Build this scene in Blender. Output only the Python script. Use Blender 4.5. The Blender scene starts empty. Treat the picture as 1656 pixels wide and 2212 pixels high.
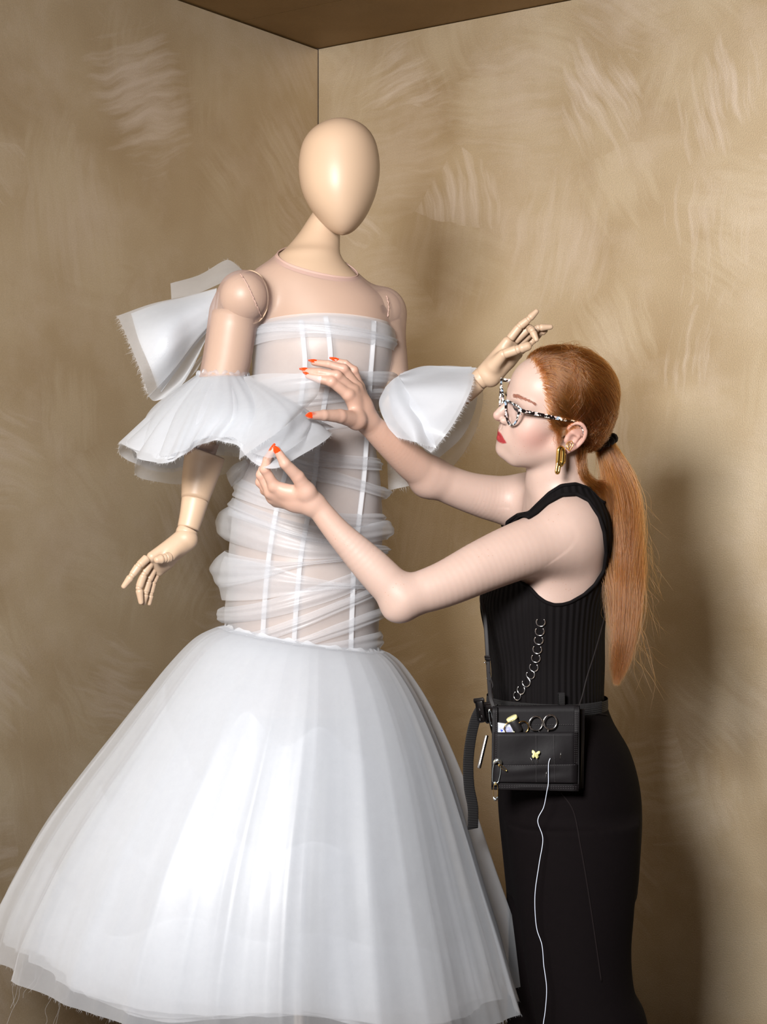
import bpy, math, random
import numpy as np
from mathutils import Vector, Matrix

random.seed(7)
RNG = np.random.default_rng(7)
SC = bpy.context.scene
COL = SC.collection

# ------------------------------------------------------------------ camera, world, lights, exposure
FPX, CX, CY, CAMZ = 3760.0, 828.0, 1106.0, 1.35
cam_data = bpy.data.cameras.new('camera')
cam_data.sensor_fit = 'VERTICAL'
cam_data.sensor_height = 36.0
cam_data.lens = 36.0 * FPX / 2212.0
cam_data.clip_end = 50
cam = bpy.data.objects.new('camera', cam_data)
COL.objects.link(cam)
cam.location = (0, 0, CAMZ)
cam.rotation_euler = (math.pi / 2, 0, 0)
SC.camera = cam

world = bpy.data.worlds.new('warm_shadow_fill')  # added world fill, tinted warm to turn the shadows brown
SC.world = world
world.use_nodes = True
world.node_tree.nodes['Background'].inputs['Color'].default_value = (1.0, 0.66, 0.42, 1)
world.node_tree.nodes['Background'].inputs['Strength'].default_value = 0.03

def area_light(name, loc, target, size, power, color):
    l = bpy.data.lights.new(name, 'AREA')
    l.shape = 'RECTANGLE'
    l.size, l.size_y = size
    l.energy = power
    l.color = color
    o = bpy.data.objects.new(name, l)
    COL.objects.link(o)
    o.location = loc
    d = Vector(target) - Vector(loc)
    o.rotation_euler = d.to_track_quat('-Z', 'Y').to_euler()
    return o

area_light('key_softbox', (-0.72, 0.60, 2.10), (0.05, 3.6, 1.35), (0.60, 0.60), 205, (1.0, 0.985, 0.97))

SC.view_settings.view_transform = 'Standard'
SC.view_settings.look = 'None'
SC.view_settings.gamma = 1
SC.view_settings.use_curve_mapping = False
SC.view_settings.exposure = 0.0
SC.cycles.transparent_max_bounces = 28
SC.cycles.max_bounces = 5
SC.cycles.diffuse_bounces = 2
SC.cycles.glossy_bounces = 2
SC.cycles.transmission_bounces = 4
SC.cycles.adaptive_threshold = 0.03
SC.cycles.use_light_tree = False

# ------------------------------------------------------------------ helpers
def P(px, py, Y):
    """a world point at depth Y in front of the camera"""
    return np.array([(px - CX) / FPX * Y, Y, CAMZ - (py - CY) / FPX * Y])

def catmull(pts, n, closed=False):
    """resample points (k,d) to n points along a centripetal-free Catmull-Rom spline"""
    pts = np.asarray(pts, float)
    k = len(pts)
    if closed:
        t = np.arange(n) * k / n
        i = np.floor(t).astype(int); f = (t - i)[:, None]
        p0, p1, p2, p3 = pts[(i - 1) % k], pts[i % k], pts[(i + 1) % k], pts[(i + 2) % k]
    else:
        t = np.linspace(0, k - 1, n)
        i = np.minimum(np.floor(t).astype(int), k - 2); f = (t - i)[:, None]
        ext = np.vstack([2 * pts[0] - pts[1], pts, 2 * pts[-1] - pts[-2]])
        p0, p1, p2, p3 = ext[i], ext[i + 1], ext[i + 2], ext[i + 3]
    return 0.5 * ((2 * p1) + (-p0 + p2) * f + (2 * p0 - 5 * p1 + 4 * p2 - p3) * f ** 2 + (-p0 + 3 * p1 - 3 * p2 + p3) * f ** 3)

def mesh_obj(name, verts, faces, mat, parent=None, smooth=True, colors=None):
    me = bpy.data.meshes.new(name)
    verts = np.asarray(verts, np.float32)
    if isinstance(faces, np.ndarray):
        n, c = faces.shape
        me.vertices.add(len(verts)); me.vertices.foreach_set('co', verts.ravel())
        me.loops.add(n * c); me.loops.foreach_set('vertex_index', faces.astype(np.int32).ravel())
        me.polygons.add(n)
        me.polygons.foreach_set('loop_start', np.arange(0, n * c, c, dtype=np.int32))
        me.update(calc_edges=True)
    else:
        me.from_pydata([tuple(map(float, v)) for v in verts], [], [tuple(map(int, f)) for f in faces])
    if smooth:
        me.polygons.foreach_set('use_smooth', np.ones(len(me.polygons), bool))
    if colors is not None:
        ca = me.color_attributes.new('tint', 'FLOAT_COLOR', 'POINT')
        c4 = np.ones((len(verts), 4), np.float32); c4[:, :3] = colors
        ca.data.foreach_set('color', c4.ravel())
    if mat is not None:
        for m in (mat if isinstance(mat, (list, tuple)) else [mat]):
            me.materials.append(m)
    me.update()
    o = bpy.data.objects.new(name, me)
    COL.objects.link(o)
    if parent is not None:
        o.parent = parent
        o.matrix_parent_inverse = world_matrix(parent).inverted()
    return o

def world_matrix(o):
    return o.matrix_basis.copy() if o.parent is None else world_matrix(o.parent) @ o.matrix_parent_inverse @ o.matrix_basis

def empty(name, loc, label, cat, group=None):
    o = bpy.data.objects.new(name, None)
    o.empty_display_size = 0.05
    COL.objects.link(o)
    o.location = tuple(map(float, loc))
    tag(o, label, cat, group)
    return o

def tag(o, label, cat=None, group=None, kind=None):
    if label: o['label'] = label
    if cat: o['category'] = cat
    if group: o['group'] = group
    if kind: o['kind'] = kind
    return o

def frames(pts):
    """parallel transport frames along a polyline"""
    pts = np.asarray(pts, float)
    t = np.gradient(pts, axis=0)
    t /= np.linalg.norm(t, axis=1)[:, None] + 1e-12
    ref = np.array([0, 0, 1.0]) if abs(t[0][2]) < 0.9 else np.array([1.0, 0, 0])
    n = np.cross(t[0], ref); n /= np.linalg.norm(n)
    N = [n]
    for i in range(1, len(pts)):
        n = N[-1] - t[i] * np.dot(N[-1], t[i])
        N.append(n / (np.linalg.norm(n) + 1e-12))
    N = np.array(N)
    return t, N, np.cross(t, N)

def tube(pts, r, seg=8, caps=True, closed=False, flat=None, ref=None):
    """tube along points; r scalar or per point; flat=(w,h) makes an elliptic strap with ref as the width direction"""
    pts = np.asarray(pts, float); n = len(pts)
    r = np.broadcast_to(np.asarray(r, float), (n,))
    t, N, B = frames(pts)
    if closed:
        t = np.roll(pts, -1, 0) - np.roll(pts, 1, 0); t /= np.linalg.norm(t, axis=1)[:, None]
        nrm = np.cross(pts - pts.mean(0), t).mean(0); nrm /= np.linalg.norm(nrm) + 1e-12
        N = np.broadcast_to(nrm, t.shape); B = np.cross(t, N)
    if ref is not None:
        N = np.asarray(ref, float) - t * (t @ np.asarray(ref, float))[:, None]
        N /= np.linalg.norm(N, axis=1)[:, None] + 1e-12
        B = np.cross(t, N)
    a = np.arange(seg) * 2 * math.pi / seg
    if flat is None:
        ring = pts[:, None] + r[:, None, None] * (np.cos(a)[None, :, None] * N[:, None] + np.sin(a)[None, :, None] * B[:, None])
    else:
        ca, sa = np.cos(a), np.sin(a)
        ca = np.sign(ca) * np.abs(ca) ** 0.5; sa = np.sign(sa) * np.abs(sa) ** 0.5
        ring = pts[:, None] + r[:, None, None] * (flat[0] * ca[None, :, None] * N[:, None] + flat[1] * sa[None, :, None] * B[:, None])
    v = ring.reshape(-1, 3)
    f = []
    m = n if closed else n - 1
    for i in range(m):
        j = (i + 1) % n
        for k in range(seg):
            l = (k + 1) % seg
            f.append((i * seg + k, i * seg + l, j * seg + l, j * seg + k))
    if caps and not closed:
        f.append(tuple(range(seg))[::-1]); f.append(tuple((n - 1) * seg + k for k in range(seg)))
    return v, f

def join(parts):
    V, Fc, o = [], [], 0
    for v, f in parts:
        V.append(np.asarray(v, float)); Fc += [tuple(int(i) + o for i in q) for q in f]; o += len(v)
    return np.vstack(V), Fc

def grid_faces(nr, nc, closed=False):
    i = np.arange(nr - 1)[:, None]; j = np.arange(nc if closed else nc - 1)[None, :]
    j2 = (j + 1) % nc
    return np.stack(np.broadcast_arrays(i * nc + j, i * nc + j2, (i + 1) * nc + j2, (i + 1) * nc + j), -1).reshape(-1, 4)

def sheet(ctrl, nr, nc, closed=False):
    """smooth sheet through an R x C grid of control points"""
    c = np.asarray(ctrl, float)
    rows = np.stack([catmull(r, nc, closed) for r in c])
    return np.stack([catmull(rows[:, j], nr) for j in range(nc)], 1)

def box(c, ax, h, bevel=0.0):
    """box with centre c, axes ax (3x3 rows), half sizes h; chamfered edges when bevel > 0"""
    c = np.asarray(c, float); ax = np.asarray(ax, float); h = np.asarray(h, float)
    if bevel <= 0:
        s = np.array([[x, y, z] for x in (-1, 1) for y in (-1, 1) for z in (-1, 1)], float) * h
        return c + s @ ax, [(0, 1, 3, 2), (4, 6, 7, 5), (0, 4, 5, 1), (2, 3, 7, 6), (0, 2, 6, 4), (1, 5, 7, 3)]
    pts = []
    idx = {}
    for x in (-1, 1):
        for y in (-1, 1):
            for z in (-1, 1):
                for k in range(3):
                    d = np.array([x, y, z], float) * (h - bevel); d[k] = (x, y, z)[k] * h[k]
                    idx[(x, y, z, k)] = len(pts); pts.append(d)
    f = []
    for k in range(3):
        a, b = [(1, 2), (2, 0), (0, 1)][k]
        for s in (-1, 1):
            q = []
            for (u, w) in ((-1, -1), (1, -1), (1, 1), (-1, 1)):
                t = [0, 0, 0]; t[k] = s; t[a] = u; t[b] = w; q.append(idx[(*t, k)])
            f.append(q if s > 0 else q[::-1])
    for k in range(3):
        a, b = [(1, 2), (2, 0), (0, 1)][k]
        for u in (-1, 1):
            for w in (-1, 1):
                t0 = [0, 0, 0]; t0[a] = u; t0[b] = w; t1 = list(t0); t0[k] = -1; t1[k] = 1
                f.append((idx[(*t0, a)], idx[(*t1, a)], idx[(*t1, b)], idx[(*t0, b)]))
    for x in (-1, 1):
        for y in (-1, 1):
            for z in (-1, 1):
                f.append(tuple(idx[(x, y, z, k)] for k in range(3)))
    return c + np.array(pts) @ ax, f

def extrude_poly(poly2, c, ux, uy, th):
    """solid plate from a 2-D outline; c origin, ux/uy axes, th thickness"""
    ux = np.asarray(ux, float); uy = np.asarray(uy, float); nz = np.cross(ux, uy)
    p = np.asarray(poly2, float)
    base = np.asarray(c, float) + p[:, :1] * ux + p[:, 1:] * uy
    n = len(p)
    v = np.vstack([base - nz * th / 2, base + nz * th / 2])
    f = [tuple(range(n))[::-1], tuple(range(n, 2 * n))] + [(i, (i + 1) % n, n + (i + 1) % n, n + i) for i in range(n)]
    return v, f

# ------------------------------------------------------------------ signed distance bodies
def smin(a, b, k):
    if k <= 0: return np.minimum(a, b)
    h = np.maximum(k - np.abs(a - b), 0) / k
    return np.minimum(a, b) - h * h * k * 0.25

def smax(a, b, k): return -smin(-a, -b, k)

def cone(a, b, r1, r2):
    a = np.asarray(a, float); b = np.asarray(b, float); ab = b - a; L = float(ab @ ab) + 1e-12
    def f(p):
        q = p - a
        t = np.clip(q @ ab / L, 0, 1)
        return np.sqrt(((q - t[:, None] * ab) ** 2).sum(1)) - (r1 + (r2 - r1) * t)
    return f

def ell(c, r, R=None):
    c = np.asarray(c, float); r = np.asarray(r, float)
    def f(p):
        q = p - c
        if R is not None: q = q @ R
        k0 = np.sqrt(((q / r) ** 2).sum(1)); k1 = np.sqrt(((q / (r * r)) ** 2).sum(1))
        return np.where(k1 > 1e-9, k0 * (k0 - 1) / np.maximum(k1, 1e-9), -r.min())
    return f

def stack(rows, yaw=0.0, cap=True):
    """rows of (z, cx, cy, a, b): smoothly stacked ellipses"""
    rows = np.array(sorted(rows, key=lambda r: r[0]), float)
    d = catmull(rows, 400)
    o = np.argsort(d[:, 0]); d = d[o]
    cs, sn = math.cos(yaw), math.sin(yaw)
    def f(p):
        z = p[:, 2]
        cx, cy, a, b = (np.interp(z, d[:, 0], d[:, i]) for i in (1, 2, 3, 4))
        x0, y0 = p[:, 0] - cx, p[:, 1] - cy
        x, y = x0 * cs + y0 * sn, -x0 * sn + y0 * cs
        q = np.sqrt((x / a) ** 2 + (y / b) ** 2) + 1e-9
        g = np.sqrt((x / a ** 2) ** 2 + (y / b ** 2) ** 2) / q
        r = np.where(q > 1e-3, (q - 1) / np.maximum(g, 1e-6), -np.minimum(a, b))
        r = np.maximum(r, -np.minimum(a, b))
        if cap: r = np.maximum(r, np.maximum(z - d[-1, 0], d[0, 0] - z))
        return r
    return f

def local(prims, O, R, s):
    """move primitives defined in a local frame (columns of R) into the world"""
    out = []
    def wrap(fn):
        return lambda p: fn((p - O) @ R / s) * s
    for op, fn, k in prims: out.append((op, wrap(fn), k * s))
    return out

def field(prims, p):
    d = None
    for op, fn, k in prims:
        v = fn(p)
        if d is None: d = v
        elif op == 'u': d = smin(d, v, k)
        else: d = smax(d, -v, k)
    return d

def polygonise(prims, lo, hi, h, off=0.0, relax=1):
    """surface nets on sparse blocks; returns verts, quads"""
    lo = np.asarray(lo, float); hi = np.asarray(hi, float)
    BC = 24
    nb = np.ceil((hi - lo) / (h * BC)).astype(int)
    dims = nb * BC + 1
    half = BC * h * math.sqrt(3) / 2
    ids, vals = [], []
    g8 = np.stack(np.meshgrid(np.arange(9), np.arange(9), np.arange(9), indexing='ij'), -1).reshape(-1, 3)
    cells = []
    c8 = np.stack(np.meshgrid(np.arange(8), np.arange(8), np.arange(8), indexing='ij'), -1).reshape(-1, 3)
    blocks = np.stack(np.meshgrid(*[np.arange(n) for n in nb], indexing='ij'), -1).reshape(-1, 3)
    ctr = lo + (blocks + 0.5) * BC * h
    pv = np.stack([fn(ctr) for _, fn, _ in prims], 1) - off
    dist = None
    for i, (op, fn, k) in enumerate(prims):
        dist = pv[:, i] if dist is None else (smin(dist, pv[:, i], k) if op == 'u' else dist)
    s8 = np.stack(np.meshgrid(*[np.arange(BC // 8)] * 3, indexing='ij'), -1).reshape(-1, 3)
    for bi in np.nonzero(dist < half * 1.3 + 0.01)[0]:
        sub = [pr for i, pr in enumerate(prims) if pv[bi, i] < half * 1.4 + pr[2] + 0.012]
        if not any(op == 'u' for op, _, _ in sub): continue
        while sub and sub[0][0] != 'u': sub.pop(0)
        base = blocks[bi] * BC + s8 * 8
        sc = lo + (base + 4) * h
        ds = field(sub, sc) - off
        base = base[np.abs(ds) < 8 * h * 0.87 * 1.5 + 0.006]
        if not len(base): continue
        pts = (base[:, None] + g8[None]).reshape(-1, 3)
        pid = (pts[:, 0] * dims[1] + pts[:, 1]) * dims[2] + pts[:, 2]
        pid, ui = np.unique(pid, return_index=True)
        pts = pts[ui]
        ids.append(pid); vals.append((field(sub, lo + pts * h) - off).astype(np.float32))
        cells.append((base[:, None] + c8[None]).reshape(-1, 3))
    ids = np.concatenate(ids); vals = np.concatenate(vals)
    ids, ui = np.unique(ids, return_index=True); vals = vals[ui]
    cells = np.concatenate(cells)
    cid = (cells[:, 0] * dims[1] + cells[:, 1]) * dims[2] + cells[:, 2]
    offs = np.array([(a * dims[1] + b) * dims[2] + c for a in (0, 1) for b in (0, 1) for c in (0, 1)])
    cv = np.stack([vals[np.searchsorted(ids, cid + o)] for o in offs], 1)
    neg = (cv < 0).sum(1)
    m = (neg > 0) & (neg < 8)
    cells, cid, cv = cells[m], cid[m], cv[m]
    cor = np.array([(a, b, c) for a in (0, 1) for b in (0, 1) for c in (0, 1)], float)
    acc = np.zeros((len(cells), 3)); cnt = np.zeros(len(cells))
    for i in range(8):
        for j in range(i + 1, 8):
            if np.abs(cor[i] - cor[j]).sum() != 1: continue
            x = (cv[:, i] < 0) != (cv[:, j] < 0)
            t = cv[:, i] / np.where(cv[:, i] == cv[:, j], 1, cv[:, i] - cv[:, j])
            acc[x] += (cor[i] + (cor[j] - cor[i]) * t[:, None])[x]; cnt[x] += 1
    verts = lo + (cells + acc / cnt[:, None]) * h
    o = np.argsort(cid); cid = cid[o]; verts = verts[o]; cells = cells[o]; cv = cv[o]
    quads = []
    st = np.array([dims[1] * dims[2], dims[2], 1])
    ci = [4, 2, 1]
    for ax in range(3):
        a, b = (ax + 1) % 3, (ax + 2) % 3
        s0 = cv[:, 0] < 0; s1 = cv[:, ci[ax]] < 0
        e = np.nonzero(s0 != s1)[0]
        q = [cid[e] - st[a] - st[b], cid[e] - st[b], cid[e], cid[e] - st[a]]
        qi = [np.searchsorted(cid, x) for x in q]
        qi = [np.minimum(x, len(cid) - 1) for x in qi]
        ok = np.all([cid[x] == y for x, y in zip(qi, q)], axis=0)
        Q = np.stack(qi, 1)[ok]
        fl = s1[e][ok]
        Q[fl] = Q[fl][:, ::-1]
        quads.append(Q)
    quads = np.concatenate(quads)
    ed = np.concatenate([quads[:, [i, (i + 1) % 4]] for i in range(4)])
    for it in range(relax):
        for lam in (0.55, -0.57):
            acc = np.zeros_like(verts); cnt = np.zeros(len(verts))
            for c in range(3):
                acc[:, c] = np.bincount(ed[:, 0], verts[ed[:, 1], c], len(verts)) + np.bincount(ed[:, 1], verts[ed[:, 0], c], len(verts))
            cnt = np.bincount(ed.ravel(), minlength=len(verts))
            verts = verts + lam * (acc / np.maximum(cnt, 1)[:, None] - verts)
    return verts, quads

def clip(verts, faces, hval):
    """keep the part where hval > 0; cut edges exactly; returns verts, tri list, boundary loops"""
    verts = np.asarray(verts, float)
    if isinstance(faces, np.ndarray) and faces.shape[1] == 4:
        tris = np.concatenate([faces[:, [0, 1, 2]], faces[:, [0, 2, 3]]])
    else:
        tris = np.asarray(faces)
    s = hval > 0
    cnt = s[tris].sum(1)
    keep = [tris[cnt == 3]]
    V = list(); cache = {}; nv = len(verts)
    def cut(i, j):
        key = (min(i, j), max(i, j))
        if key not in cache:
            t = hval[i] / (hval[i] - hval[j])
            cache[key] = nv + len(V); V.append(verts[i] + (verts[j] - verts[i]) * t)
        return cache[key]
    new, seg = [], []
    for t in tris[(cnt == 1) | (cnt == 2)]:
        if s[t].sum() == 1:
            k = int(np.nonzero(s[t])[0][0]); a, b, c = t[k], t[(k + 1) % 3], t[(k + 2) % 3]
            x, y = cut(a, b), cut(a, c); new.append((a, x, y)); seg.append((x, y))
        else:
            k = int(np.nonzero(~s[t])[0][0]); a, b, c = t[k], t[(k + 1) % 3], t[(k + 2) % 3]
            x, y = cut(a, b), cut(a, c); new.append((x, b, c)); new.append((x, c, y)); seg.append((y, x))
    if new: keep.append(np.array(new))
    tr = np.concatenate(keep)
    allv = np.vstack([verts, np.array(V)]) if V else verts
    nxt = {a: b for a, b in seg}
    loops = []; seen = set()
    starts = [a for a in nxt if a not in set(nxt.values())] + list(nxt)
    for a in starts:
        if a in seen: continue
        lp = [a]; seen.add(a)
        while nxt.get(lp[-1]) is not None and nxt[lp[-1]] not in seen:
            lp.append(nxt[lp[-1]]); seen.add(lp[-1])
        if len(lp) > 6: loops.append(allv[lp])
    u, inv = np.unique(tr, return_inverse=True)
    return allv[u], inv.reshape(tr.shape), loops

def smooth_loop(lp, n, it=3):
    lp = np.asarray(lp, float)
    for _ in range(it): lp = (np.roll(lp, 1, 0) + 2 * lp + np.roll(lp, -1, 0)) / 4
    d = np.r_[0, np.cumsum(np.linalg.norm(np.diff(np.vstack([lp, lp[:1]]), axis=0), axis=1))]
    t = np.linspace(0, d[-1], n, endpoint=False)
    q = np.vstack([lp, lp[:1]])
    return np.stack([np.interp(t, d, q[:, c]) for c in range(3)], 1)

def inside_poly(poly, x, y):
    """signed distance (positive inside) to a 2-D polygon"""
    poly = np.asarray(poly, float); n = len(poly)
    d = np.full(len(x), 1e9); ins = np.zeros(len(x), bool)
    for i in range(n):
        a, b = poly[i], poly[(i + 1) % n]
        e = b - a; wx, wy = x - a[0], y - a[1]
        t = np.clip((wx * e[0] + wy * e[1]) / (e @ e + 1e-12), 0, 1)
        d = np.minimum(d, np.hypot(wx - e[0] * t, wy - e[1] * t))
        c = (a[1] > y) != (b[1] > y)
        ins ^= c & (x < (b[0] - a[0]) * (y - a[1]) / (b[1] - a[1] + 1e-15) + a[0])
    return np.where(ins, d, -d)

# ------------------------------------------------------------------ materials
def srgb(r, g, b):
    f = lambda c: (c / 255 / 12.92) if c / 255 <= 0.04045 else ((c / 255 + 0.055) / 1.055) ** 2.4
    return (f(r), f(g), f(b), 1)

def mat(name):
    m = bpy.data.materials.new(name); m.use_nodes = True
    nt = m.node_tree
    return m, nt, nt.nodes['Principled BSDF']

def N(nt, t, **kw):
    n = nt.nodes.new(t)
    for k, v in kw.items():
        if k in n.inputs: n.inputs[k].default_value = v
        else: setattr(n, k, v)
    return n

def simple(name, col, rough=0.5, metal=0.0, spec=0.5, noise=None, bump=None, sheen=0, coat=0):
    m, nt, b = mat(name)
    b.inputs['Base Color'].default_value = col
    b.inputs['Roughness'].default_value = rough
    b.inputs['Metallic'].default_value = metal
    b.inputs['Specular IOR Level'].default_value = spec
    b.inputs['Sheen Weight'].default_value = sheen
    b.inputs['Coat Weight'].default_value = coat
    if noise or bump:
        tc = N(nt, 'ShaderNodeTexCoord')
    if noise:
        sc, amt = noise
        n = N(nt, 'ShaderNodeTexNoise', Scale=sc, Detail=4.0)
        nt.links.new(tc.outputs['Object'], n.inputs['Vector'])
        r = N(nt, 'ShaderNodeMapRange')
        r.inputs['To Min'].default_value = 1 - amt; r.inputs['To Max'].default_value = 1 + amt
        nt.links.new(n.outputs['Fac'], r.inputs['Value'])
        mx = N(nt, 'ShaderNodeVectorMath', operation='SCALE')
        mx.inputs[0].default_value = col[:3]
        nt.links.new(r.outputs['Result'], mx.inputs['Scale'])
        nt.links.new(mx.outputs['Vector'], b.inputs['Base Color'])
    if bump:
        sc, st = bump
        n = N(nt, 'ShaderNodeTexNoise', Scale=sc, Detail=5.0)
        nt.links.new(tc.outputs['Object'], n.inputs['Vector'])
        bp = N(nt, 'ShaderNodeBump', Strength=st, Distance=0.002)
        nt.links.new(n.outputs['Fac'], bp.inputs['Height'])
        nt.links.new(bp.outputs['Normal'], b.inputs['Normal'])
    return m

def organza(name, col, alpha, edge=0.25, translucent=0.45, gloss=0.08, weave=(900, 0.12), wrinkle=None):
    """sheer woven cloth: open weave lets light through; seen at a slant the threads close up"""
    m = bpy.data.materials.new(name); m.use_nodes = True
    nt = m.node_tree; nt.nodes.clear()
    out = N(nt, 'ShaderNodeOutputMaterial')
    tr = N(nt, 'ShaderNodeBsdfTransparent')
    di = N(nt, 'ShaderNodeBsdfDiffuse', Color=col)
    tl = N(nt, 'ShaderNodeBsdfTranslucent', Color=col)
    gl = N(nt, 'ShaderNodeBsdfGlossy', Color=(1, 1, 1, 1), Roughness=0.42)
    m1 = N(nt, 'ShaderNodeMixShader', Fac=translucent)
    m2 = N(nt, 'ShaderNodeMixShader', Fac=gloss)
    m3 = N(nt, 'ShaderNodeMixShader')
    L = nt.links.new
    L(di.outputs[0], m1.inputs[1]); L(tl.outputs[0], m1.inputs[2])
    L(m1.outputs[0], m2.inputs[1]); L(gl.outputs[0], m2.inputs[2])
    lw = N(nt, 'ShaderNodeLayerWeight', Blend=0.35)
    tc = N(nt, 'ShaderNodeTexCoord')
    ns = N(nt, 'ShaderNodeTexNoise', Scale=22.0, Detail=5.0, Roughness=0.65)
    L(tc.outputs['Object'], ns.inputs['Vector'])
    a = N(nt, 'ShaderNodeMath', operation='MULTIPLY_ADD')
    L(lw.outputs['Facing'], a.inputs[0]); a.inputs[1].default_value = edge; a.inputs[2].default_value = alpha
    b = N(nt, 'ShaderNodeMath', operation='MULTIPLY_ADD')
    L(ns.outputs['Fac'], b.inputs[0]); b.inputs[1].default_value = weave[1]; L(a.outputs[0], b.inputs[2])
    c = N(nt, 'ShaderNodeMath', operation='SUBTRACT', use_clamp=True)
    L(b.outputs[0], c.inputs[0]); c.inputs[1].default_value = weave[1] * 0.5
    L(c.outputs[0], m3.inputs['Fac'])
    L(tr.outputs[0], m3.inputs[1]); L(m2.outputs[0], m3.inputs[2])
    L(m3.outputs[0], out.inputs['Surface'])
    if wrinkle:
        n2 = N(nt, 'ShaderNodeTexNoise', Scale=wrinkle[0], Detail=3.0)
        mp = N(nt, 'ShaderNodeMapping'); mp.inputs['Scale'].default_value = (1, 1, wrinkle[2] if len(wrinkle) > 2 else 1)
        L(tc.outputs['Object'], mp.inputs['Vector']); L(mp.outputs[0], n2.inputs['Vector'])
        bp = N(nt, 'ShaderNodeBump', Strength=wrinkle[1], Distance=0.01)
        L(n2.outputs['Fac'], bp.inputs['Height'])
        for s in (di, tl, gl): L(bp.outputs['Normal'], s.inputs['Normal'])
    return m
# ================================================================== the room
def plaster(name, dark, mid, light, sheen_col, hi=0.5, seed=0.0, gloss=0.25, metal=0.72):
    m, nt, b = mat(name)
    L = nt.links.new
    tc = N(nt, 'ShaderNodeTexCoord')
    mp = N(nt, 'ShaderNodeMapping'); mp.inputs['Location'].default_value = (seed, seed * .7, seed * 1.3)
    L(tc.outputs['Object'], mp.inputs['Vector'])
    # broad cloudy tone
    n1 = N(nt, 'ShaderNodeTexNoise', Scale=1.9, Detail=3.0, Roughness=0.6)
    L(mp.outputs[0], n1.inputs['Vector'])
    # brush patches: each cell turns the bristles its own way
    wn = N(nt, 'ShaderNodeTexNoise', Scale=5.0, Detail=2.0)
    L(mp.outputs[0], wn.inputs['Vector'])
    wm = N(nt, 'ShaderNodeMix', data_type='VECTOR'); wm.inputs['Factor'].default_value = 0.07
    L(mp.outputs[0], wm.inputs['A']); L(wn.outputs['Color'], wm.inputs['B'])
    layers = []
    for k, (sc, st, ofs) in enumerate(((2.9, 9.0, 0.0), (4.6, 11.0, 5.3))):
        ad = N(nt, 'ShaderNodeVectorMath', operation='ADD'); ad.inputs[1].default_value = (ofs, ofs, ofs)
        L(wm.outputs['Result'], ad.inputs[0])
        vo = N(nt, 'ShaderNodeTexVoronoi', Scale=sc, feature='F1'); vo.inputs['Randomness'].default_value = 0.9
        L(ad.outputs[0], vo.inputs['Vector'])
        sp = N(nt, 'ShaderNodeSeparateColor'); L(vo.outputs['Color'], sp.inputs[0])
        an = N(nt, 'ShaderNodeMath', operation='MULTIPLY_ADD'); an.inputs[1].default_value = 2.6; an.inputs[2].default_value = -2.2
        L(sp.outputs[0], an.inputs[0])
        ro = N(nt, 'ShaderNodeVectorRotate', rotation_type='Y_AXIS'); L(ad.outputs[0], ro.inputs['Vector']); L(an.outputs[0], ro.inputs['Angle'])
        sm = N(nt, 'ShaderNodeMapping'); sm.inputs['Scale'].default_value = (3.2, 1.0, 3.2 * st)
        L(ro.outputs[0], sm.inputs['Vector'])
        ns = N(nt, 'ShaderNodeTexNoise', Scale=1.6, Detail=3.0, Roughness=0.6)
        L(sm.outputs[0], ns.inputs['Vector'])
        # each stroke fades towards the rim of its patch; ragged by the bristles
        rg_ = N(nt, 'ShaderNodeMath', operation='MULTIPLY_ADD'); rg_.inputs[1].default_value = 0.85
        L(ns.outputs['Fac'], rg_.inputs[0]); L(vo.outputs['Distance'], rg_.inputs[2])
        g = N(nt, 'ShaderNodeMapRange'); g.inputs['From Min'].default_value = 0.92; g.inputs['From Max'].default_value = 0.58
        L(rg_.outputs[0], g.inputs['Value'])
        on = N(nt, 'ShaderNodeMapRange'); on.inputs['From Min'].default_value = 0.15; on.inputs['From Max'].default_value = 0.65
        L(sp.outputs[1], on.inputs['Value'])
        mu = N(nt, 'ShaderNodeMath', operation='MULTIPLY'); L(g.outputs[0], mu.inputs[0]); L(on.outputs[0], mu.inputs[1])
        layers.append(mu)
    # mottled patches with soft ragged rims
    n4 = N(nt, 'ShaderNodeTexNoise', Scale=4.2, Detail=5.0, Roughness=0.66)
    L(mp.outputs[0], n4.inputs['Vector'])
    r4 = N(nt, 'ShaderNodeMapRange'); r4.inputs['From Min'].default_value = 0.48; r4.inputs['From Max'].default_value = 0.64
    L(n4.outputs['Fac'], r4.inputs['Value'])
    cr = N(nt, 'ShaderNodeValToRGB')
    e = cr.color_ramp.elements
    e[0].position = 0.30; e[0].color = dark; e[1].position = 0.72; e[1].color = light
    em = cr.color_ramp.elements.new(0.5); em.color = mid
    L(n1.outputs['Fac'], cr.inputs['Fac'])
    prev = cr.outputs['Color']
    for src, w, col in ((layers[0], hi, sheen_col), (layers[1], hi * .75, light), (r4, hi * .26, sheen_col)):
        sc_ = N(nt, 'ShaderNodeMath', operation='MULTIPLY'); sc_.inputs[1].default_value = w
        L(src.outputs[0], sc_.inputs[0])
        mx = N(nt, 'ShaderNodeMix', data_type='RGBA')
        L(sc_.outputs[0], mx.inputs['Factor']); L(prev, mx.inputs['A']); mx.inputs['B'].default_value = col
        prev = mx.outputs['Result']
    gr = N(nt, 'ShaderNodeTexNoise', Scale=330.0, Detail=1.0)
    L(mp.outputs[0], gr.inputs['Vector'])
    rg = N(nt, 'ShaderNodeMapRange'); rg.inputs['To Min'].default_value = 0.70; rg.inputs['To Max'].default_value = 0.92
    L(gr.outputs['Fac'], rg.inputs['Value'])
    vs = N(nt, 'ShaderNodeVectorMath', operation='SCALE'); L(prev, vs.inputs[0]); L(rg.outputs[0], vs.inputs['Scale'])
    L(vs.outputs[0], b.inputs['Base Color'])
    b.inputs['Roughness'].default_value = 0.58
    b.inputs['Metallic'].default_value = metal
    b.inputs['Specular IOR Level'].default_value = gloss
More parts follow.
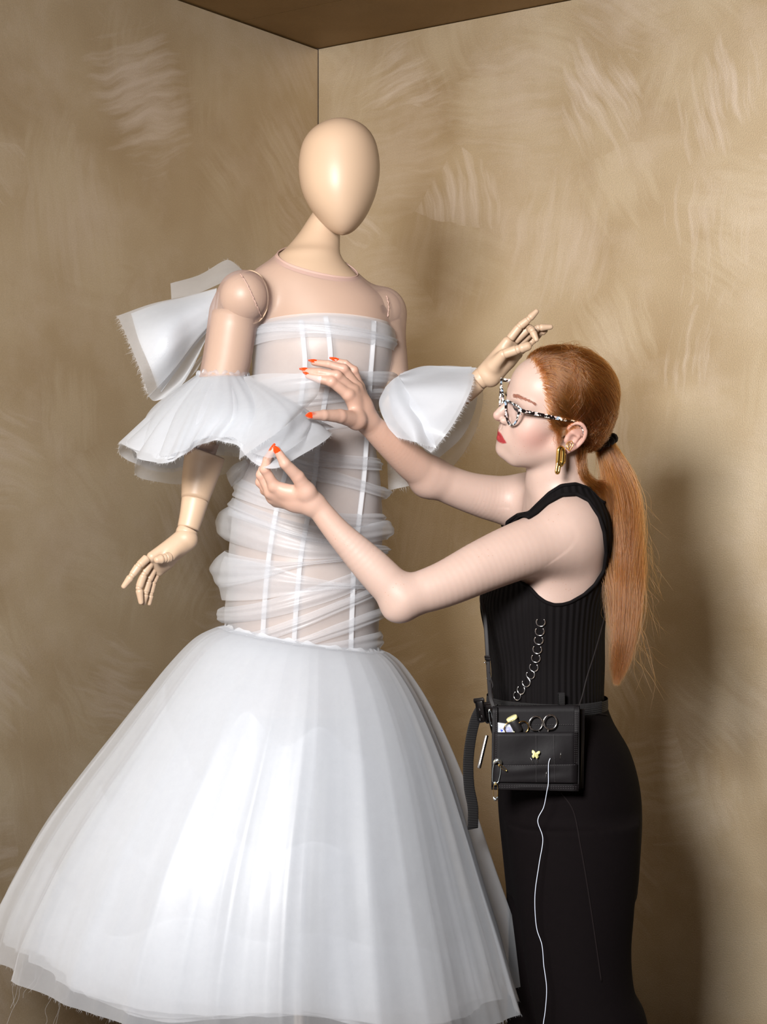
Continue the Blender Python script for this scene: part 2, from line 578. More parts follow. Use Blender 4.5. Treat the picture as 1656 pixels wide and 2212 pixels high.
    bp = N(nt, 'ShaderNodeBump', Strength=0.10, Distance=0.003)
    L(gr.outputs['Fac'], bp.inputs['Height']); L(bp.outputs['Normal'], b.inputs['Normal'])
    return m

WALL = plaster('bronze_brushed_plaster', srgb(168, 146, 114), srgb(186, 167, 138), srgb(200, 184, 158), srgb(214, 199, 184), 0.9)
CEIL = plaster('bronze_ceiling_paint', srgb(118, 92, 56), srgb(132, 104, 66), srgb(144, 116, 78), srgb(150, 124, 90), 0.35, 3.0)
DARKGAP = simple('dark_joint', srgb(40, 26, 16), 0.8)
CORNER = np.array([-0.1763, 4.70]); WL = np.array([-0.579, -0.815]); WR = np.array([0.815, -0.579]); CEILZ = CAMZ + 1001 / FPX * 4.70

def panel(name, origin, along, length, z0, z1, th, inward, m):
    """wall slab with its own axes: local x along the wall, z up; front face at the origin line"""
    o = mesh_obj(name, *box((length / 2, th / 2, (z0 + z1) / 2), np.eye(3), (length / 2, th / 2, (z1 - z0) / 2)), m, smooth=False)
    al = Vector((along[0], along[1], 0)); nz = Vector((0, 0, 1)); out = Vector((-inward[0], -inward[1], 0))
    if al.cross(out).z < 0:
        al = -al; origin = np.array(origin) + np.array(along) * length
    M = Matrix.Identity(4)
    for i in range(3): M[i][0] = al[i]; M[i][1] = out[i]; M[i][2] = nz[i]
    M[0][3], M[1][3] = float(origin[0]), float(origin[1])
    o.matrix_world = M
    o['kind'] = 'structure'
    return o
nL = np.array([0.815, -0.579]); nR = np.array([-0.579, -0.815])
panel('wall_left', CORNER + WL * .0015, WL, 3.2, 0, CEILZ - .004, 0.06, nL, WALL)
panel('wall_right', CORNER + WR * .0015, WR, 3.4, 0, CEILZ - .002, 0.06, nR, WALL)
# joints between the set panels: recessed dark lines
def slab(name, poly, z0, z1, m, kind='structure'):
    n = len(poly)
    v = [(x, y, z0) for x, y in poly] + [(x, y, z1) for x, y in poly]
    f = [tuple(range(n))[::-1], tuple(range(n, 2 * n))] + [(i, (i + 1) % n, n + (i + 1) % n, n + i) for i in range(n)]
    o = mesh_obj(name, v, f, m, smooth=False)
    if kind: o['kind'] = kind
    return o
c = CORNER
poly = [c - WL * .1 - WR * .1, c + WR * 3.6 - WL * .1, c + WR * 3.6 + WL * 1.6, c + WL * 3.3 + WR * 2.2, c + WL * 3.3 - WR * .1]
fl = slab('floor', poly, -.06, 0, simple('dark_studio_floor', srgb(70, 48, 32), 0.7, noise=(6, .2)))
# ceiling: two boards meeting in a visible seam
ca = c + WL * .12
def ceil_poly(w0, w1): return [c + WL * w0 - WR * .06, c + WL * w0 + WR * 1.9, c + WL * w1 + WR * 1.9, c + WL * w1 - WR * .06]
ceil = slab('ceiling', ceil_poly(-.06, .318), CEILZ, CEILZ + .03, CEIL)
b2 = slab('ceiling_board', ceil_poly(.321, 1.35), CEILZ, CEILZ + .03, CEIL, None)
b2.parent = ceil
g = slab('ceiling_backing', ceil_poly(-.06, 1.35), CEILZ + .031, CEILZ + .05, DARKGAP, None); g.parent = ceil
cj = slab('trim_1', [c + WL * -.02 + WR * -.02, c + WL * -.02 + WR * .0012, c + WL * .0012 + WR * .0012, c + WL * .0012 + WR * -.02], 0, CEILZ, DARKGAP)

plinth_poly = [c + WL * .02 + WR * .02, c + WL * .985 + WR * .02, (-.72, 3.10), (.16, 3.10), (.16, 4.43)]
pl = slab('display_platform', plinth_poly, 0.0, .14, CEIL, None)
tag(pl, 'low brown painted platform under the white gown in the corner', 'platform')
# ================================================================== the mannequin
from mathutils.bvhtree import BVHTree
def bvh(v, f): return BVHTree.FromPolygons([tuple(map(float, x)) for x in v], [tuple(map(int, q)) for q in f])
def cast(tree, px, py, lift=0.0):
    """the point of a built surface that lies under a sight line"""
    o = Vector((0, 0, CAMZ)); d = (Vector(P(px, py, 3.0)) - o).normalized()
    h = tree.ray_cast(o, d)
    if h[0] is None: return None, None
    n = np.array(h[1])
    if n @ np.array(d) > 0: n = -n
    return np.array(h[0]) + n * lift, n
def J(px, py, Y, r): return (P(px, py, Y), r)
def row(py, l, r, b, Y=3.40, dy=0.0):
    return (CAMZ - (py - CY) / FPX * Y, ((l + r) / 2 - CX) / FPX * Y, Y + dy, (r - l) / 2 / FPX * Y, b)
def limb(pts, n=30):
    """one smooth tapering limb along joints given as (point, radius)"""
    a = catmull(np.array([[*p, r] for p, r in pts]), n)
    segs = [cone(a[i, :3], a[i + 1, :3], a[i, 3], a[i + 1, 3]) for i in range(n - 1)]
    def f(p):
        d = segs[0](p)
        for g in segs[1:]: d = np.minimum(d, g(p))
        return d
    return f
def loft(rows, nr, nc, poles=False):
    """mesh through stacked ellipses"""
    d = catmull(np.array(rows, float), nr)
    th = np.linspace(0, 2 * math.pi, nc, endpoint=False)
    v = np.stack([np.stack([r[1] - r[3] * np.cos(th), r[2] - r[4] * np.sin(th), np.full(nc, r[0])], 1) for r in d]).reshape(-1, 3)
    return v, grid_faces(nr, nc, True)

def shell_material():
    m, nt, b = mat('mannequin_lacquer')
    b.inputs['Base Color'].default_value = srgb(176, 150, 126)
    b.inputs['Roughness'].default_value = 0.46
    b.inputs['Specular IOR Level'].default_value = 0.45
    b.inputs['Subsurface Weight'].default_value = 0.0
    tc = N(nt, 'ShaderNodeTexCoord'); n = N(nt, 'ShaderNodeTexNoise', Scale=240.0, Detail=2.0)
    nt.links.new(tc.outputs['Object'], n.inputs['Vector'])
    bp = N(nt, 'ShaderNodeBump', Strength=0.03, Distance=0.001)
    nt.links.new(n.outputs['Fac'], bp.inputs['Height']); nt.links.new(bp.outputs['Normal'], b.inputs['Normal'])
    return m
SHELL = shell_material()
PIN_DARK = simple('mannequin_pin', srgb(92, 70, 50), 0.6)
manq = empty('mannequin', (P(650, 1300, 3.5)[0], 3.5, .14), 'cream faceless articulated mannequin wearing the white gown', 'mannequin')

# head: an egg
hr = [(255.5, 734, 736, .004), (258, 716, 753, .028), (266, 692, 779, .052), (284, 668, 800, .074), (310, 652, 813, .089), (345, 645, 819.5, .097), (380, 645.5, 819, .099), (415, 653, 812, .094), (445, 667, 801, .083), (470, 685, 788, .068), (490, 704, 773, .048), (503, 721, 758, .026), (509.5, 737, 742, .004)]
rows = []
for i, (y, l, r, b) in enumerate(hr):
    t = i / 12
    rows.append(row(y, l, r, b, 3.46, .012 - .040 * max(0, t - .45)))
rows.sort(key=lambda r: -r[0])
v, f = loft(rows, 64, 64)
v = np.vstack([v, v[:64].mean(0), v[-64:].mean(0)]); n_ = len(v)
f = [tuple(q) for q in f] + [(n_ - 2, (k + 1) % 64, k) for k in range(64)] + [(n_ - 1, 63 * 64 + k, 63 * 64 + (k + 1) % 64) for k in range(64)]
mesh_obj('head', v, f, SHELL, manq)

MT = [row(430, 690, 752, .040, 3.5, .03), row(470, 664, 737, .044, 3.5, .025), row(500, 645, 734, .047, 3.5, .02), row(530, 622, 733.5, .050, 3.5, .01), row(548, 604, 735, .056, 3.5), row(565, 584, 744, .064, 3.5), row(585, 556, 762, .074, 3.5), row(610, 540, 790, .084, 3.5),
      row(645, 540, 826, .094, 3.5), row(690, 552, 840, .104, 3.5), row(730, 560, 841, .112, 3.5), row(770, 560, 838, .110, 3.5), row(810, 556, 828, .102, 3.5), row(860, 552, 812, .094, 3.5), row(910, 550, 800, .090, 3.5), row(960, 546, 799, .094, 3.5),
      row(1040, 530, 808, .108, 3.5), row(1120, 520, 814, .120, 3.5), row(1200, 514, 814, .126, 3.5), row(1300, 510, 808, .126, 3.5), row(1420, 510, 802, .122, 3.5), row(1560, 520, 795, .115, 3.5)]
torso_p = [('u', stack(MT), 0), ('u', ell(P(650, 752, 3.452), (.052, .046, .050)), .04), ('u', ell(P(762, 756, 3.455), (.046, .044, .050)), .04)]
v, f = polygonise(torso_p, P(450, 1540, 3.5) * [1, 0, 1] + [0, 3.3, 0], P(900, 440, 3.5) * [1, 0, 1] + [0, 3.7, 0], .005, relax=2)
v_t, f_t = v, f
torso = mesh_obj('torso', v, f, SHELL, manq)
# the open socket of the near shoulder: a round rim
a = np.linspace(0, 2 * math.pi, 48, endpoint=False)
c0 = P(541, 642, 3.418); ex = np.array([.86, -.45, .1]); ex /= np.linalg.norm(ex); ez = np.array([-.12, .0, 1.0]); ez -= ex * (ez @ ex); ez /= np.linalg.norm(ez)
vv, ff = tube(c0 + .040 * np.cos(a)[:, None] * ex + .052 * np.sin(a)[:, None] * ez, .0016, 8, closed=True)
mesh_obj('shoulder_rim', vv, ff, SHELL, torso)
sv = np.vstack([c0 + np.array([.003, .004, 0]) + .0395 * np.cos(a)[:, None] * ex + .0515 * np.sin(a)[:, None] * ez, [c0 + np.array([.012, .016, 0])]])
mesh_obj('shoulder_socket', sv, [(k, (k + 1) % 48, 48) for k in range(48)], simple('shaded_socket_shell', srgb(138, 108, 90), .7), torso)  # shade of the recess painted in as a darker shell colour

def sphere(c, r, n=32, m=20, sc=(1, 1, 1)):
    v = []
    for i in range(m + 1):
        t = math.pi * i / m
        for k in range(n):
            p = 2 * math.pi * k / n
            v.append(np.asarray(c) + r * np.array([math.sin(t) * math.cos(p) * sc[0], math.sin(t) * math.sin(p) * sc[1], math.cos(t) * sc[2]]))
    return np.array(v), grid_faces(m + 1, n, True)
def capsule(a, b, r1, r2, n=16, ro=.5, flat1=False):
    """rounded tapering peg from a to b"""
    a = np.asarray(a, float); b = np.asarray(b, float); d = b - a; L = np.linalg.norm(d); d /= L
    e1 = np.cross(d, [0.3, .2, 1.0]); e1 /= np.linalg.norm(e1); e2 = np.cross(d, e1)
    prof = []
    q1 = np.linspace(0, math.pi / 2, 6)
    k1 = r1 * (.25 if flat1 else ro); k2 = r2 * ro
    for t in q1: prof.append((k1 - k1 * math.cos(t) , r1 * (math.sin(t) * (1 if not flat1 else 1)) ** (.6 if flat1 else 1)))
    for t in np.linspace(.15, .85, 5): prof.append((k1 + (L - k1 - k2) * t, r1 + (r2 - r1) * t))
    for t in q1[::-1]: prof.append((L - k2 + k2 * math.cos(t), r2 * math.sin(t)))
    th = np.linspace(0, 2 * math.pi, n, endpoint=False)
    v = np.concatenate([a + d * s + max(r, 1e-5) * (np.cos(th)[:, None] * e1 + np.sin(th)[:, None] * e2) for s, r in prof])
    return v, grid_faces(len(prof), n, True)

# near arm (image left)
ball_c = P(526, 640, 3.405)
mesh_obj('shoulder_ball', *sphere(ball_c, .0455), SHELL, manq)
def limb_mesh(name, pts, nseg=24, n=32, parent=None, r_sc=1.0):
    q = catmull(np.array([[*p, r] for p, r in pts]), nseg)
    r = q[:, 3] * r_sc
    vv, ff = tube(q[:, :3], r, n)
    # round the two rims a little
    return mesh_obj(name, vv, ff, SHELL, parent or manq)
ua = [J(504, 678, 3.425, .0425), J(497, 730, 3.42, .0425), J(487, 790, 3.41, .0415), J(468, 860, 3.395, .0385), J(442, 925, 3.385, .0325), J(431, 968, 3.38, .0280)]
limb_mesh('upper_arm', ua)
fa = [J(445, 976, 3.382, .0368), J(443, 982, 3.382, .0392), J(437, 1006, 3.38, .0376), J(428, 1045, 3.37, .0325), J(421, 1080, 3.36, .0268)]
limb_mesh('forearm', fa)
limb_mesh('forearm', [J(421, 1081, 3.36, .0262), J(414, 1112, 3.352, .0232), J(406, 1142, 3.345, .0208)])
limb_mesh('wrist', [J(406, 1143, 3.345, .0196), J(402, 1152, 3.343, .0205), J(398, 1160, 3.340, .0190)], 8)

def hand(prims, lo, hi, fingers, thumb, name='hand'):
    v, f = polygonise(prims, np.min(lo, 0), np.max(hi, 0), .0016, relax=2)
    h = mesh_obj(name, v, f, SHELL, manq)
    for chain in fingers + [thumb]:
        for i in range(len(chain) - 1):
            a, b = chain[i][0], chain[i + 1][0]; d = (b - a) / np.linalg.norm(b - a)
            last = i == len(chain) - 2
            mesh_obj('finger_segment', *capsule(a + d * .0003, b - d * (0 if last else .0003), chain[i][1], chain[i + 1][1] * (1 if last else 1.0), 18, ro=.9 if last else .35), SHELL, h)
            if i > 0:
                mesh_obj('joint_ball', *sphere(a, chain[i][1] * .90, 16, 10), SHELL, h)
    return h
W = P(397, 1162, 3.338)
Kn = [P(322, 1206, 3.300), P(327, 1216, 3.316), P(332, 1228, 3.330), P(338, 1240, 3.342)]
hpz = [('u', cone(W + (P(405, 1166, 3.34) - W) * i / 3, Kn[i] + (W - Kn[i]) * .08, .0165, .0100), .012) for i in range(4)]
hpz += [('u', ell((W + Kn[1] + Kn[3]) / 3, (.018, .02, .022)), .012), ('u', cone(P(385, 1182, 3.325), P(368, 1203, 3.306), .012, .0095), .012)]
R_ = (.0086, .0080, .0072, .0050)
mk = lambda pts, r=R_: [(P(*p), q) for p, q in zip(pts, r)]
hand(hpz, [P(440, 1290, 3.27), P(280, 1290, 3.27)], [P(440, 1120, 3.40), P(280, 1120, 3.40)],
     [mk([(319, 1204, 3.298), (300, 1222, 3.288), (285, 1243, 3.284), (264, 1271, 3.284)]), mk([(325, 1215, 3.314), (310, 1240, 3.304), (300, 1270, 3.304), (305, 1306, 3.308)]),
      mk([(331, 1228, 3.330), (320, 1254, 3.322), (314, 1280, 3.322), (309, 1308, 3.326)]), mk([(337, 1240, 3.344), (330, 1258, 3.336), (325, 1282, 3.336), (321, 1308, 3.340)], (.0080, .0074, .0066, .0048))],
     mk([(368, 1203, 3.303), (355, 1206, 3.292), (333, 1211, 3.278)], (.0100, .0094, .0072)))

# far arm (image right)
mesh_obj('shoulder_ball', *sphere(P(824, 668, 3.52), .040), SHELL, manq)
fx, fn = cast(bvh(v_t, f_t), 826, 668, .0005)
mesh_obj('shoulder_fixing', *capsule(fx, fx + fn * .002, .0085, .0085, 24, flat1=True), PIN_DARK, torso)
limb_mesh('upper_arm', [J(828, 690, 3.53, .035), J(834, 750, 3.53, .0355), J(840, 810, 3.52, .034), J(852, 870, 3.50, .031), J(868, 905, 3.49, .028)])
limb_mesh('forearm', [J(868, 905, 3.49, .031), J(920, 888, 3.46, .031), J(975, 862, 3.43, .0275), J(1012, 838, 3.41, .0232), J(1032, 823, 3.402, .0205)])
limb_mesh('wrist', [J(1032, 823, 3.402, .0195), J(1040, 816, 3.40, .0202), J(1047, 808, 3.397, .0188)], 8)
W = P(1048, 805, 3.395)
Kn = [P(1098, 734, 3.375), P(1108, 740, 3.388), P(1116, 750, 3.400), P(1122, 762, 3.410)]
hpz = [('u', cone(W + np.array([.004, 0, -.003]) * i, Kn[i] + (W - Kn[i]) * .06, .0170, .0102), .012) for i in range(4)]
hpz += [('u', ell((W + Kn[1] + Kn[3]) / 3, (.019, .02, .021)), .012), ('u', cone(P(1066, 790, 3.375), P(1086, 766, 3.358), .013, .0100), .012)]
hand(hpz, [P(1010, 850, 3.33), P(1180, 850, 3.33)], [P(1010, 690, 3.46), P(1180, 690, 3.46)],
     [mk([(1100, 733, 3.372), (1122, 705, 3.366), (1141, 690, 3.364), (1162, 669, 3.364)]), mk([(1110, 738, 3.386), (1142, 708, 3.378), (1149, 714, 3.356), (1160, 738, 3.346)]),
      mk([(1117, 748, 3.400), (1144, 720, 3.394), (1162, 708, 3.392), (1194, 706, 3.392)]), mk([(1122, 760, 3.412), (1148, 738, 3.408), (1166, 720, 3.408), (1182, 712, 3.410)], (.0080, .0074, .0066, .0048))],
     mk([(1087, 765, 3.355), (1118, 755, 3.346), (1148, 745, 3.344)], (.0098, .0096, .0088)))

# stand hidden below the skirt
mesh_obj('support_pole', *capsule((P(650, 1300, 3.5)[0], 3.5, .15), P(650, 1500, 3.5), .016, .016, 20), simple('brushed_stand_steel', (.6, .6, .6, 1), .35, 1.0), manq)
c_ = P(650, 1300, 3.5)
vv, ff = tube(np.array([[c_[0], 3.5, .141], [c_[0], 3.5, .1415], [c_[0], 3.5, .149], [c_[0], 3.5, .150]]), [.165, .17, .17, .165], 48)
mesh_obj('base_plate', vv, ff, simple('brushed_base_steel', (.6, .6, .6, 1), .35, 1.0), manq)
# ================================================================== the gown
ORG = organza('white_organza', (0.70, 0.72, 0.76, 1), 0.30, edge=0.30, translucent=0.40, gloss=0.07, weave=(0, .10), wrinkle=(7, .35))
ORG_B = organza('bodice_organza', (0.68, 0.685, 0.71, 1), 0.40, edge=0.25, translucent=0.35, gloss=0.03, weave=(0, .10), wrinkle=(7, .3))
ORG_D = organza('dense_white_organza', (0.70, 0.72, 0.76, 1), 0.66, edge=0.26, translucent=0.45, gloss=0.03, weave=(0, .10), wrinkle=(9, .35))
ORG_S = organza('skirt_organza', (0.70, 0.72, 0.76, 1), 0.34, edge=0.40, translucent=0.45, gloss=0.05, weave=(0, .10))
ORG_P = organza('petticoat_organza', (0.70, 0.72, 0.76, 1), 0.55, edge=0.30, translucent=0.5, gloss=0.04, weave=(0, .10))
TAPE = organza('white_boning_tape', (0.72, 0.73, 0.76, 1), 0.46, edge=0.1, translucent=0.35, gloss=0.01, weave=(0, .05))
NUDE = organza('nude_mesh', srgb(194, 168, 158), 0.36, edge=0.36, translucent=0.30, gloss=0.03, weave=(0, .04))
NUDE_T = simple('nude_binding', srgb(172, 142, 130), 0.8)
FRAY = organza('loose_threads', (0.72, 0.73, 0.76, 1), 0.45, edge=0.1, translucent=0.3, gloss=0.03, weave=(0, .02))
gown = empty('organza_gown', (P(571, 1300, 3.45)[0], 3.45, .44), 'white sheer organza gown with draped bodice, flounced sleeves and full skirt on the mannequin', 'dress')

def fray(name, edge, away, length, count, parent, spread=.4, w=.00012):
    """short broken threads along a raw hem"""
    edge = np.asarray(edge, float); parts_v, parts_f = [], []
    for i in range(count):
        t = RNG.random() * (len(edge) - 1.001); k = int(t); p = edge[k] + (edge[k + 1] - edge[k]) * (t - k)
        d = away[k] + RNG.normal(0, spread, 3); d /= np.linalg.norm(d) + 1e-9
        L = length * (.35 + RNG.random() ** 2)
        s = np.array([1.0, 0, 0]) * w if abs(d[0]) < .8 else np.array([0, 0, 1.0]) * w
        q = d * L + RNG.normal(0, L * .15, 3)
        o = len(parts_v)
        parts_v += [p - s, p + s, p + q * .55 + s, p + q * .55 - s, p + q + [0, 0, -L * .1]]
        parts_f += [(o, o + 1, o + 2, o + 3), (o + 3, o + 2, o + 4)]
    ob = mesh_obj(name, parts_v, parts_f, FRAY, parent)
    ob['kind'] = 'stuff'
    return ob

def cloth(name, g, m, parent, closed=False, fray_row=None, fl=.006, fc=200):
    v = g.reshape(-1, 3)
    o = mesh_obj(name, v, grid_faces(g.shape[0], g.shape[1], closed), m, parent)
    if fray_row is not None:
        away = g[fray_row] - g[fray_row - 2 if fray_row != 0 else 2]
        away = away / (np.linalg.norm(away, axis=1)[:, None] + 1e-9)
        fray('frayed_hem', g[fray_row], away, fl, fc, o)
    return o

# ---- sheer yoke and sleeves: the mesh lies over the shoulders
yk = torso_p + [('u', ell(ball_c, (.046, .046, .046)), .03), ('u', limb(ua, 12), .02), ('u', ell(P(824, 668, 3.52), (.040,) * 3), .03),
                ('u', limb([J(828, 690, 3.53, .035), J(834, 750, 3.53, .0355), J(840, 810, 3.52, .034)], 10), .03)]
v, f = polygonise(yk, P(400, 1440, 3.5) * [1, 0, 1] + [0, 3.28, 0], P(900, 470, 3.5) * [1, 0, 1] + [0, 3.7, 0], .004, off=.0055, relax=2)
pa, pb, pc = P(610, 541, 3.5), P(737, 573, 3.5), P(676, 580, 3.435)
nn = np.cross(pb - pa, pc - pa); nn /= np.linalg.norm(nn)
if nn[2] < 0: nn = -nn
below = -((v - pa) @ nn)
vx, vy = CX + FPX * v[:, 0] / v[:, 1], CY - FPX * (v[:, 2] - CAMZ) / v[:, 1]
zlow = np.where(((vx < 545) & (vy < 960) & (limb(ua, 12)(v) < .012)) | ((vx > 815) & (limb([J(828, 690, 3.53, .035), J(834, 750, 3.53, .0355), J(840, 810, 3.52, .034)], 10)(v) < .012)), v[:, 2] - P(0, 818, 3.42)[2], v[:, 2] - P(0, 1405, 3.5)[2])
v, f, loops = clip(v, f, np.minimum(below, zlow))
yoke = mesh_obj('sheer_yoke', v, f, NUDE, gown)
YT = bvh(v, f)
neck = max((l for l in loops if np.all((l - pa) @ nn > -.004)), key=len, default=None)
if neck is not None:
    q = smooth_loop(neck, 120, 8)
    ctr = q.mean(0)
    vv, ff = tube(q, .0016, 8, closed=True)
    vv2, ff2 = tube(q - nn * .006, .0052, 8, closed=True)
    # a flat band: two rings joined by a strip
    r1 = q + (q - ctr) / np.linalg.norm(q - ctr, axis=1)[:, None] * .0012; r2 = r1 - nn * .0085 + (q - ctr) / np.linalg.norm(q - ctr, axis=1)[:, None] * .0035
    g = np.stack([r1, (r1 + r2) / 2 + (q - ctr) * .01, r2])
    mesh_obj('neck_binding', g.reshape(-1, 3), grid_faces(3, len(q), True), NUDE_T, gown)
    mesh_obj('neck_piping', vv, ff, NUDE_T, gown)
def on_tree(tree, pts, n, lift):
    q = catmull(np.array(pts, float), n); out = []
    for x, y in q:
        c, nn = cast(tree, x, y, lift)
        if c is not None: out.append(c)
    out = np.array(out)
    for _ in range(3): out[1:-1] = (out[:-2] + 2 * out[1:-1] + out[2:]) / 4
    return out
for pts in ([(519, 592), (530, 608), (545, 640), (556, 665), (566, 689)], [(834, 640), (838, 655), (838, 672), (836, 684)]):
    q = on_tree(YT, pts, 60, .001)
    q = q + RNG.normal(0, .0006, q.shape)
    mesh_obj('armhole_seam', *tube(q, .0011, 6), NUDE_T, yoke)

# ---- bodice
BO = [row(688, 566, 838, .118), row(705, 556, 844, .124), row(735, 548, 847, .134), row(770, 546, 847, .135), row(805, 545, 840, .126), row(840, 543, 830, .114), row(880, 540, 818, .106), row(920, 538, 810, .102), row(960, 532, 811, .106), row(1000, 524, 815, .112),
      row(1050, 514, 820, .120), row(1100, 505, 824, .128), row(1160, 499, 825, .134), row(1230, 494, 823, .138), row(1300, 489, 820, .138), row(1360, 487, 816, .136), row(1412, 490, 812, .132)]
BO = [(z * 0 + CAMZ - (py - CY) / FPX * 3.5, ((l + r) / 2 - CX) / FPX * 3.5, 3.495, (r - l) / 2 / FPX * 3.5, b) for (py, l, r, b, z) in
      [(688, 566, 838, .118, 0), (705, 556, 844, .124, 0), (735, 548, 847, .134, 0), (770, 546, 847, .135, 0), (805, 545, 840, .126, 0), (840, 543, 830, .114, 0), (880, 540, 818, .106, 0), (920, 538, 810, .102, 0), (960, 532, 811, .106, 0), (1000, 524, 815, .112, 0),
       (1050, 514, 820, .120, 0), (1100, 505, 824, .128, 0), (1160, 499, 825, .134, 0), (1230, 494, 823, .138, 0), (1300, 489, 820, .138, 0), (1360, 487, 816, .136, 0), (1412, 490, 812, .132, 0)]]
BD = catmull(np.array(BO), 200)
BD = BD[np.argsort(BD[:, 0])]
def bod(u, z, off):
    cx, cy, a, b = (np.interp(z, BD[:, 0], BD[:, i]) for i in (1, 2, 3, 4))
    return np.stack([cx - (a + off) * np.cos(np.pi * u), cy - (b + off) * np.sin(np.pi * u), z + 0 * u], -1)
zpx = lambda py: CAMZ - (py - CY) / FPX * 3.44
nr, nc = 60, 120
uu = np.arange(nc) * 2 / nc
G = []
for i in range(nr):
    t = i / (nr - 1)
    py_top = 684 + 10 * np.abs(np.cos(np.pi * uu)) ** 2
    z = zpx(py_top) * (1 - t) + zpx(1412.0) * t
    G.append(bod(uu, z, .001 + .0015 * np.sin(uu * 23 + t * 9) * np.sin(t * 30)))
G = np.array(G)
bodice = cloth('bodice', G, ORG_B, gown, True)
BT = bvh(G.reshape(-1, 3), grid_faces(nr, nc, True))
def u_of(px, py):
    """where on the bodice a sight line lands, as its angle and height"""
    c, n = cast(BT, px, py)
    return c
for pts in ([(650, 692), (656, 740), (659, 790), (652, 850), (640, 930), (618, 1020), (600, 1090), (582, 1200), (572, 1310), (567, 1404)],
            [(703, 684), (711, 735), (713, 790), (702, 860), (690, 930), (682, 1010), (668, 1100), (650, 1200), (640, 1310), (634, 1406)],
            [(806, 694), (803, 750), (798, 810), (795, 870), (789, 960), (783, 1040), (773, 1130), (763, 1220), (759, 1310), (756, 1406)]):
    q = on_tree(BT, pts, 80, .0022)
    w = .0050 if pts[0][0] in (650, 703, 806) else .0022
    mesh_obj('boning', *tube(q, 1.0, 10, flat=(w, .0008), ref=(1, -.05, 0)), TAPE, bodice)

def band(top, bot, bulge, off=.004, u0=-.12, u1=1.12, m=None, name='drape', nr=17, nc=110, lbul=0, rbul=0, crease=.0015, seed=0):
    r = np.random.default_rng(seed + 100)
    us = np.linspace(u0, u1, nc)
    kx = np.linspace(0, 1, len(top))
    uc = np.clip((1 - np.cos(np.pi * np.clip(us, 0, 1))) / 2, 0, 1)   # across the picture of the body, edge to edge
    tp = catmull(np.array([[x, y] for x, y in zip(kx, top)], float), 80); bt = catmull(np.array([[x, y] for x, y in zip(kx, bot)], float), 80)
    zt = zpx(np.interp(uc, tp[:, 0], tp[:, 1])); zb = zpx(np.interp(uc, bt[:, 0], bt[:, 1]))
    ph = r.random(4) * 6.28
    rows = []
    for i in range(nr):
        t = i / (nr - 1)
        z = zt * (1 - t) + zb * t
        z = z + .003 * np.sin(us * 9 + ph[0]) * (t - .5)
        bl = bulge * (np.sin(np.pi * t ** .8) * .8 + .35 * t) + (lbul * np.exp(-((us + .02) / .16) ** 2) + rbul * np.exp(-((us - 1.02) / .16) ** 2)) * np.sin(np.pi * min(1, t * .8 + .1))
        wr = crease * (np.sin(t * 11 + us * 3 + ph[1]) + .6 * np.sin(t * 19 - us * 7 + ph[2]) + .4 * np.sin(us * 31 + ph[3]))
        rows.append(bod(us, z, off + bl + wr))
    return cloth(name, np.array(rows), m or ORG, gown)
bands = [([704, 692, 685, 691, 702], [748, 741, 737, 744, 756], .006, 0, 0), ([700, 700, 705, 715, 725], [725, 724, 728, 735, 742], .006, 0, 0),
         ([828, 818, 810, 806, 800], [862, 852, 842, 838, 834], .009, 0, .008), ([868, 862, 852, 846, 838], [898, 890, 882, 872, 860], .007, 0, .004),
         ([905, 905, 902, 895, 884], [968, 955, 940, 925, 912], .006, 0, 0), ([940, 950, 968, 985, 990], [962, 985, 1008, 1012, 1015], .004, 0, 0),
         ([968, 978, 1004, 1026, 1050], [990, 1008, 1034, 1052, 1078], .008, .0, .012), ([1030, 1060, 1090, 1110, 1110], [1068, 1098, 1120, 1135, 1140], .005, 0, 0),
         ([1075, 1104, 1132, 1142, 1122], [1112, 1140, 1164, 1174, 1168], .007, 0, .012), ([1092, 1124, 1152, 1170, 1180], [1166, 1190, 1206, 1203, 1196], .010, .022, .004),
         ([1192, 1206, 1212, 1203, 1190], [1272, 1250, 1220, 1210, 1200], .010, .024, 0), ([1200, 1215, 1240, 1255, 1262], [1300, 1290, 1275, 1270, 1275], .005, .010, 0),
         ([1312, 1298, 1272, 1242, 1208], [1350, 1334, 1312, 1286, 1250], .008, .008, .004), ([1375, 1358, 1328, 1292, 1256], [1396, 1382, 1352, 1316, 1282], .008, .006, .004),
         ([1388, 1386, 1372, 1342, 1312], [1404, 1400, 1392, 1366, 1338], .006, 0, .008), ([1396, 1392, 1388, 1382, 1366], [1414, 1416, 1418, 1416, 1410], .007, 0, .004)]
for i, (tp, bt, bl, lb, rb) in enumerate(bands):
    band(tp, bt, bl, lbul=lb, rbul=rb, seed=i, off=.003 + .0012 * (i % 3))
# small torn edges and a stray ruffle on the left hip
cloth('drape', sheet([[P(545, 1010, 3.46), P(525, 1030, 3.44), P(500, 1052, 3.46)], [P(535, 1000, 3.42), P(512, 1018, 3.41), P(492, 1036, 3.44)], [P(530, 992, 3.44), P(505, 1004, 3.44), P(488, 1022, 3.46)]], 10, 16), ORG, gown, fray_row=9, fc=60)

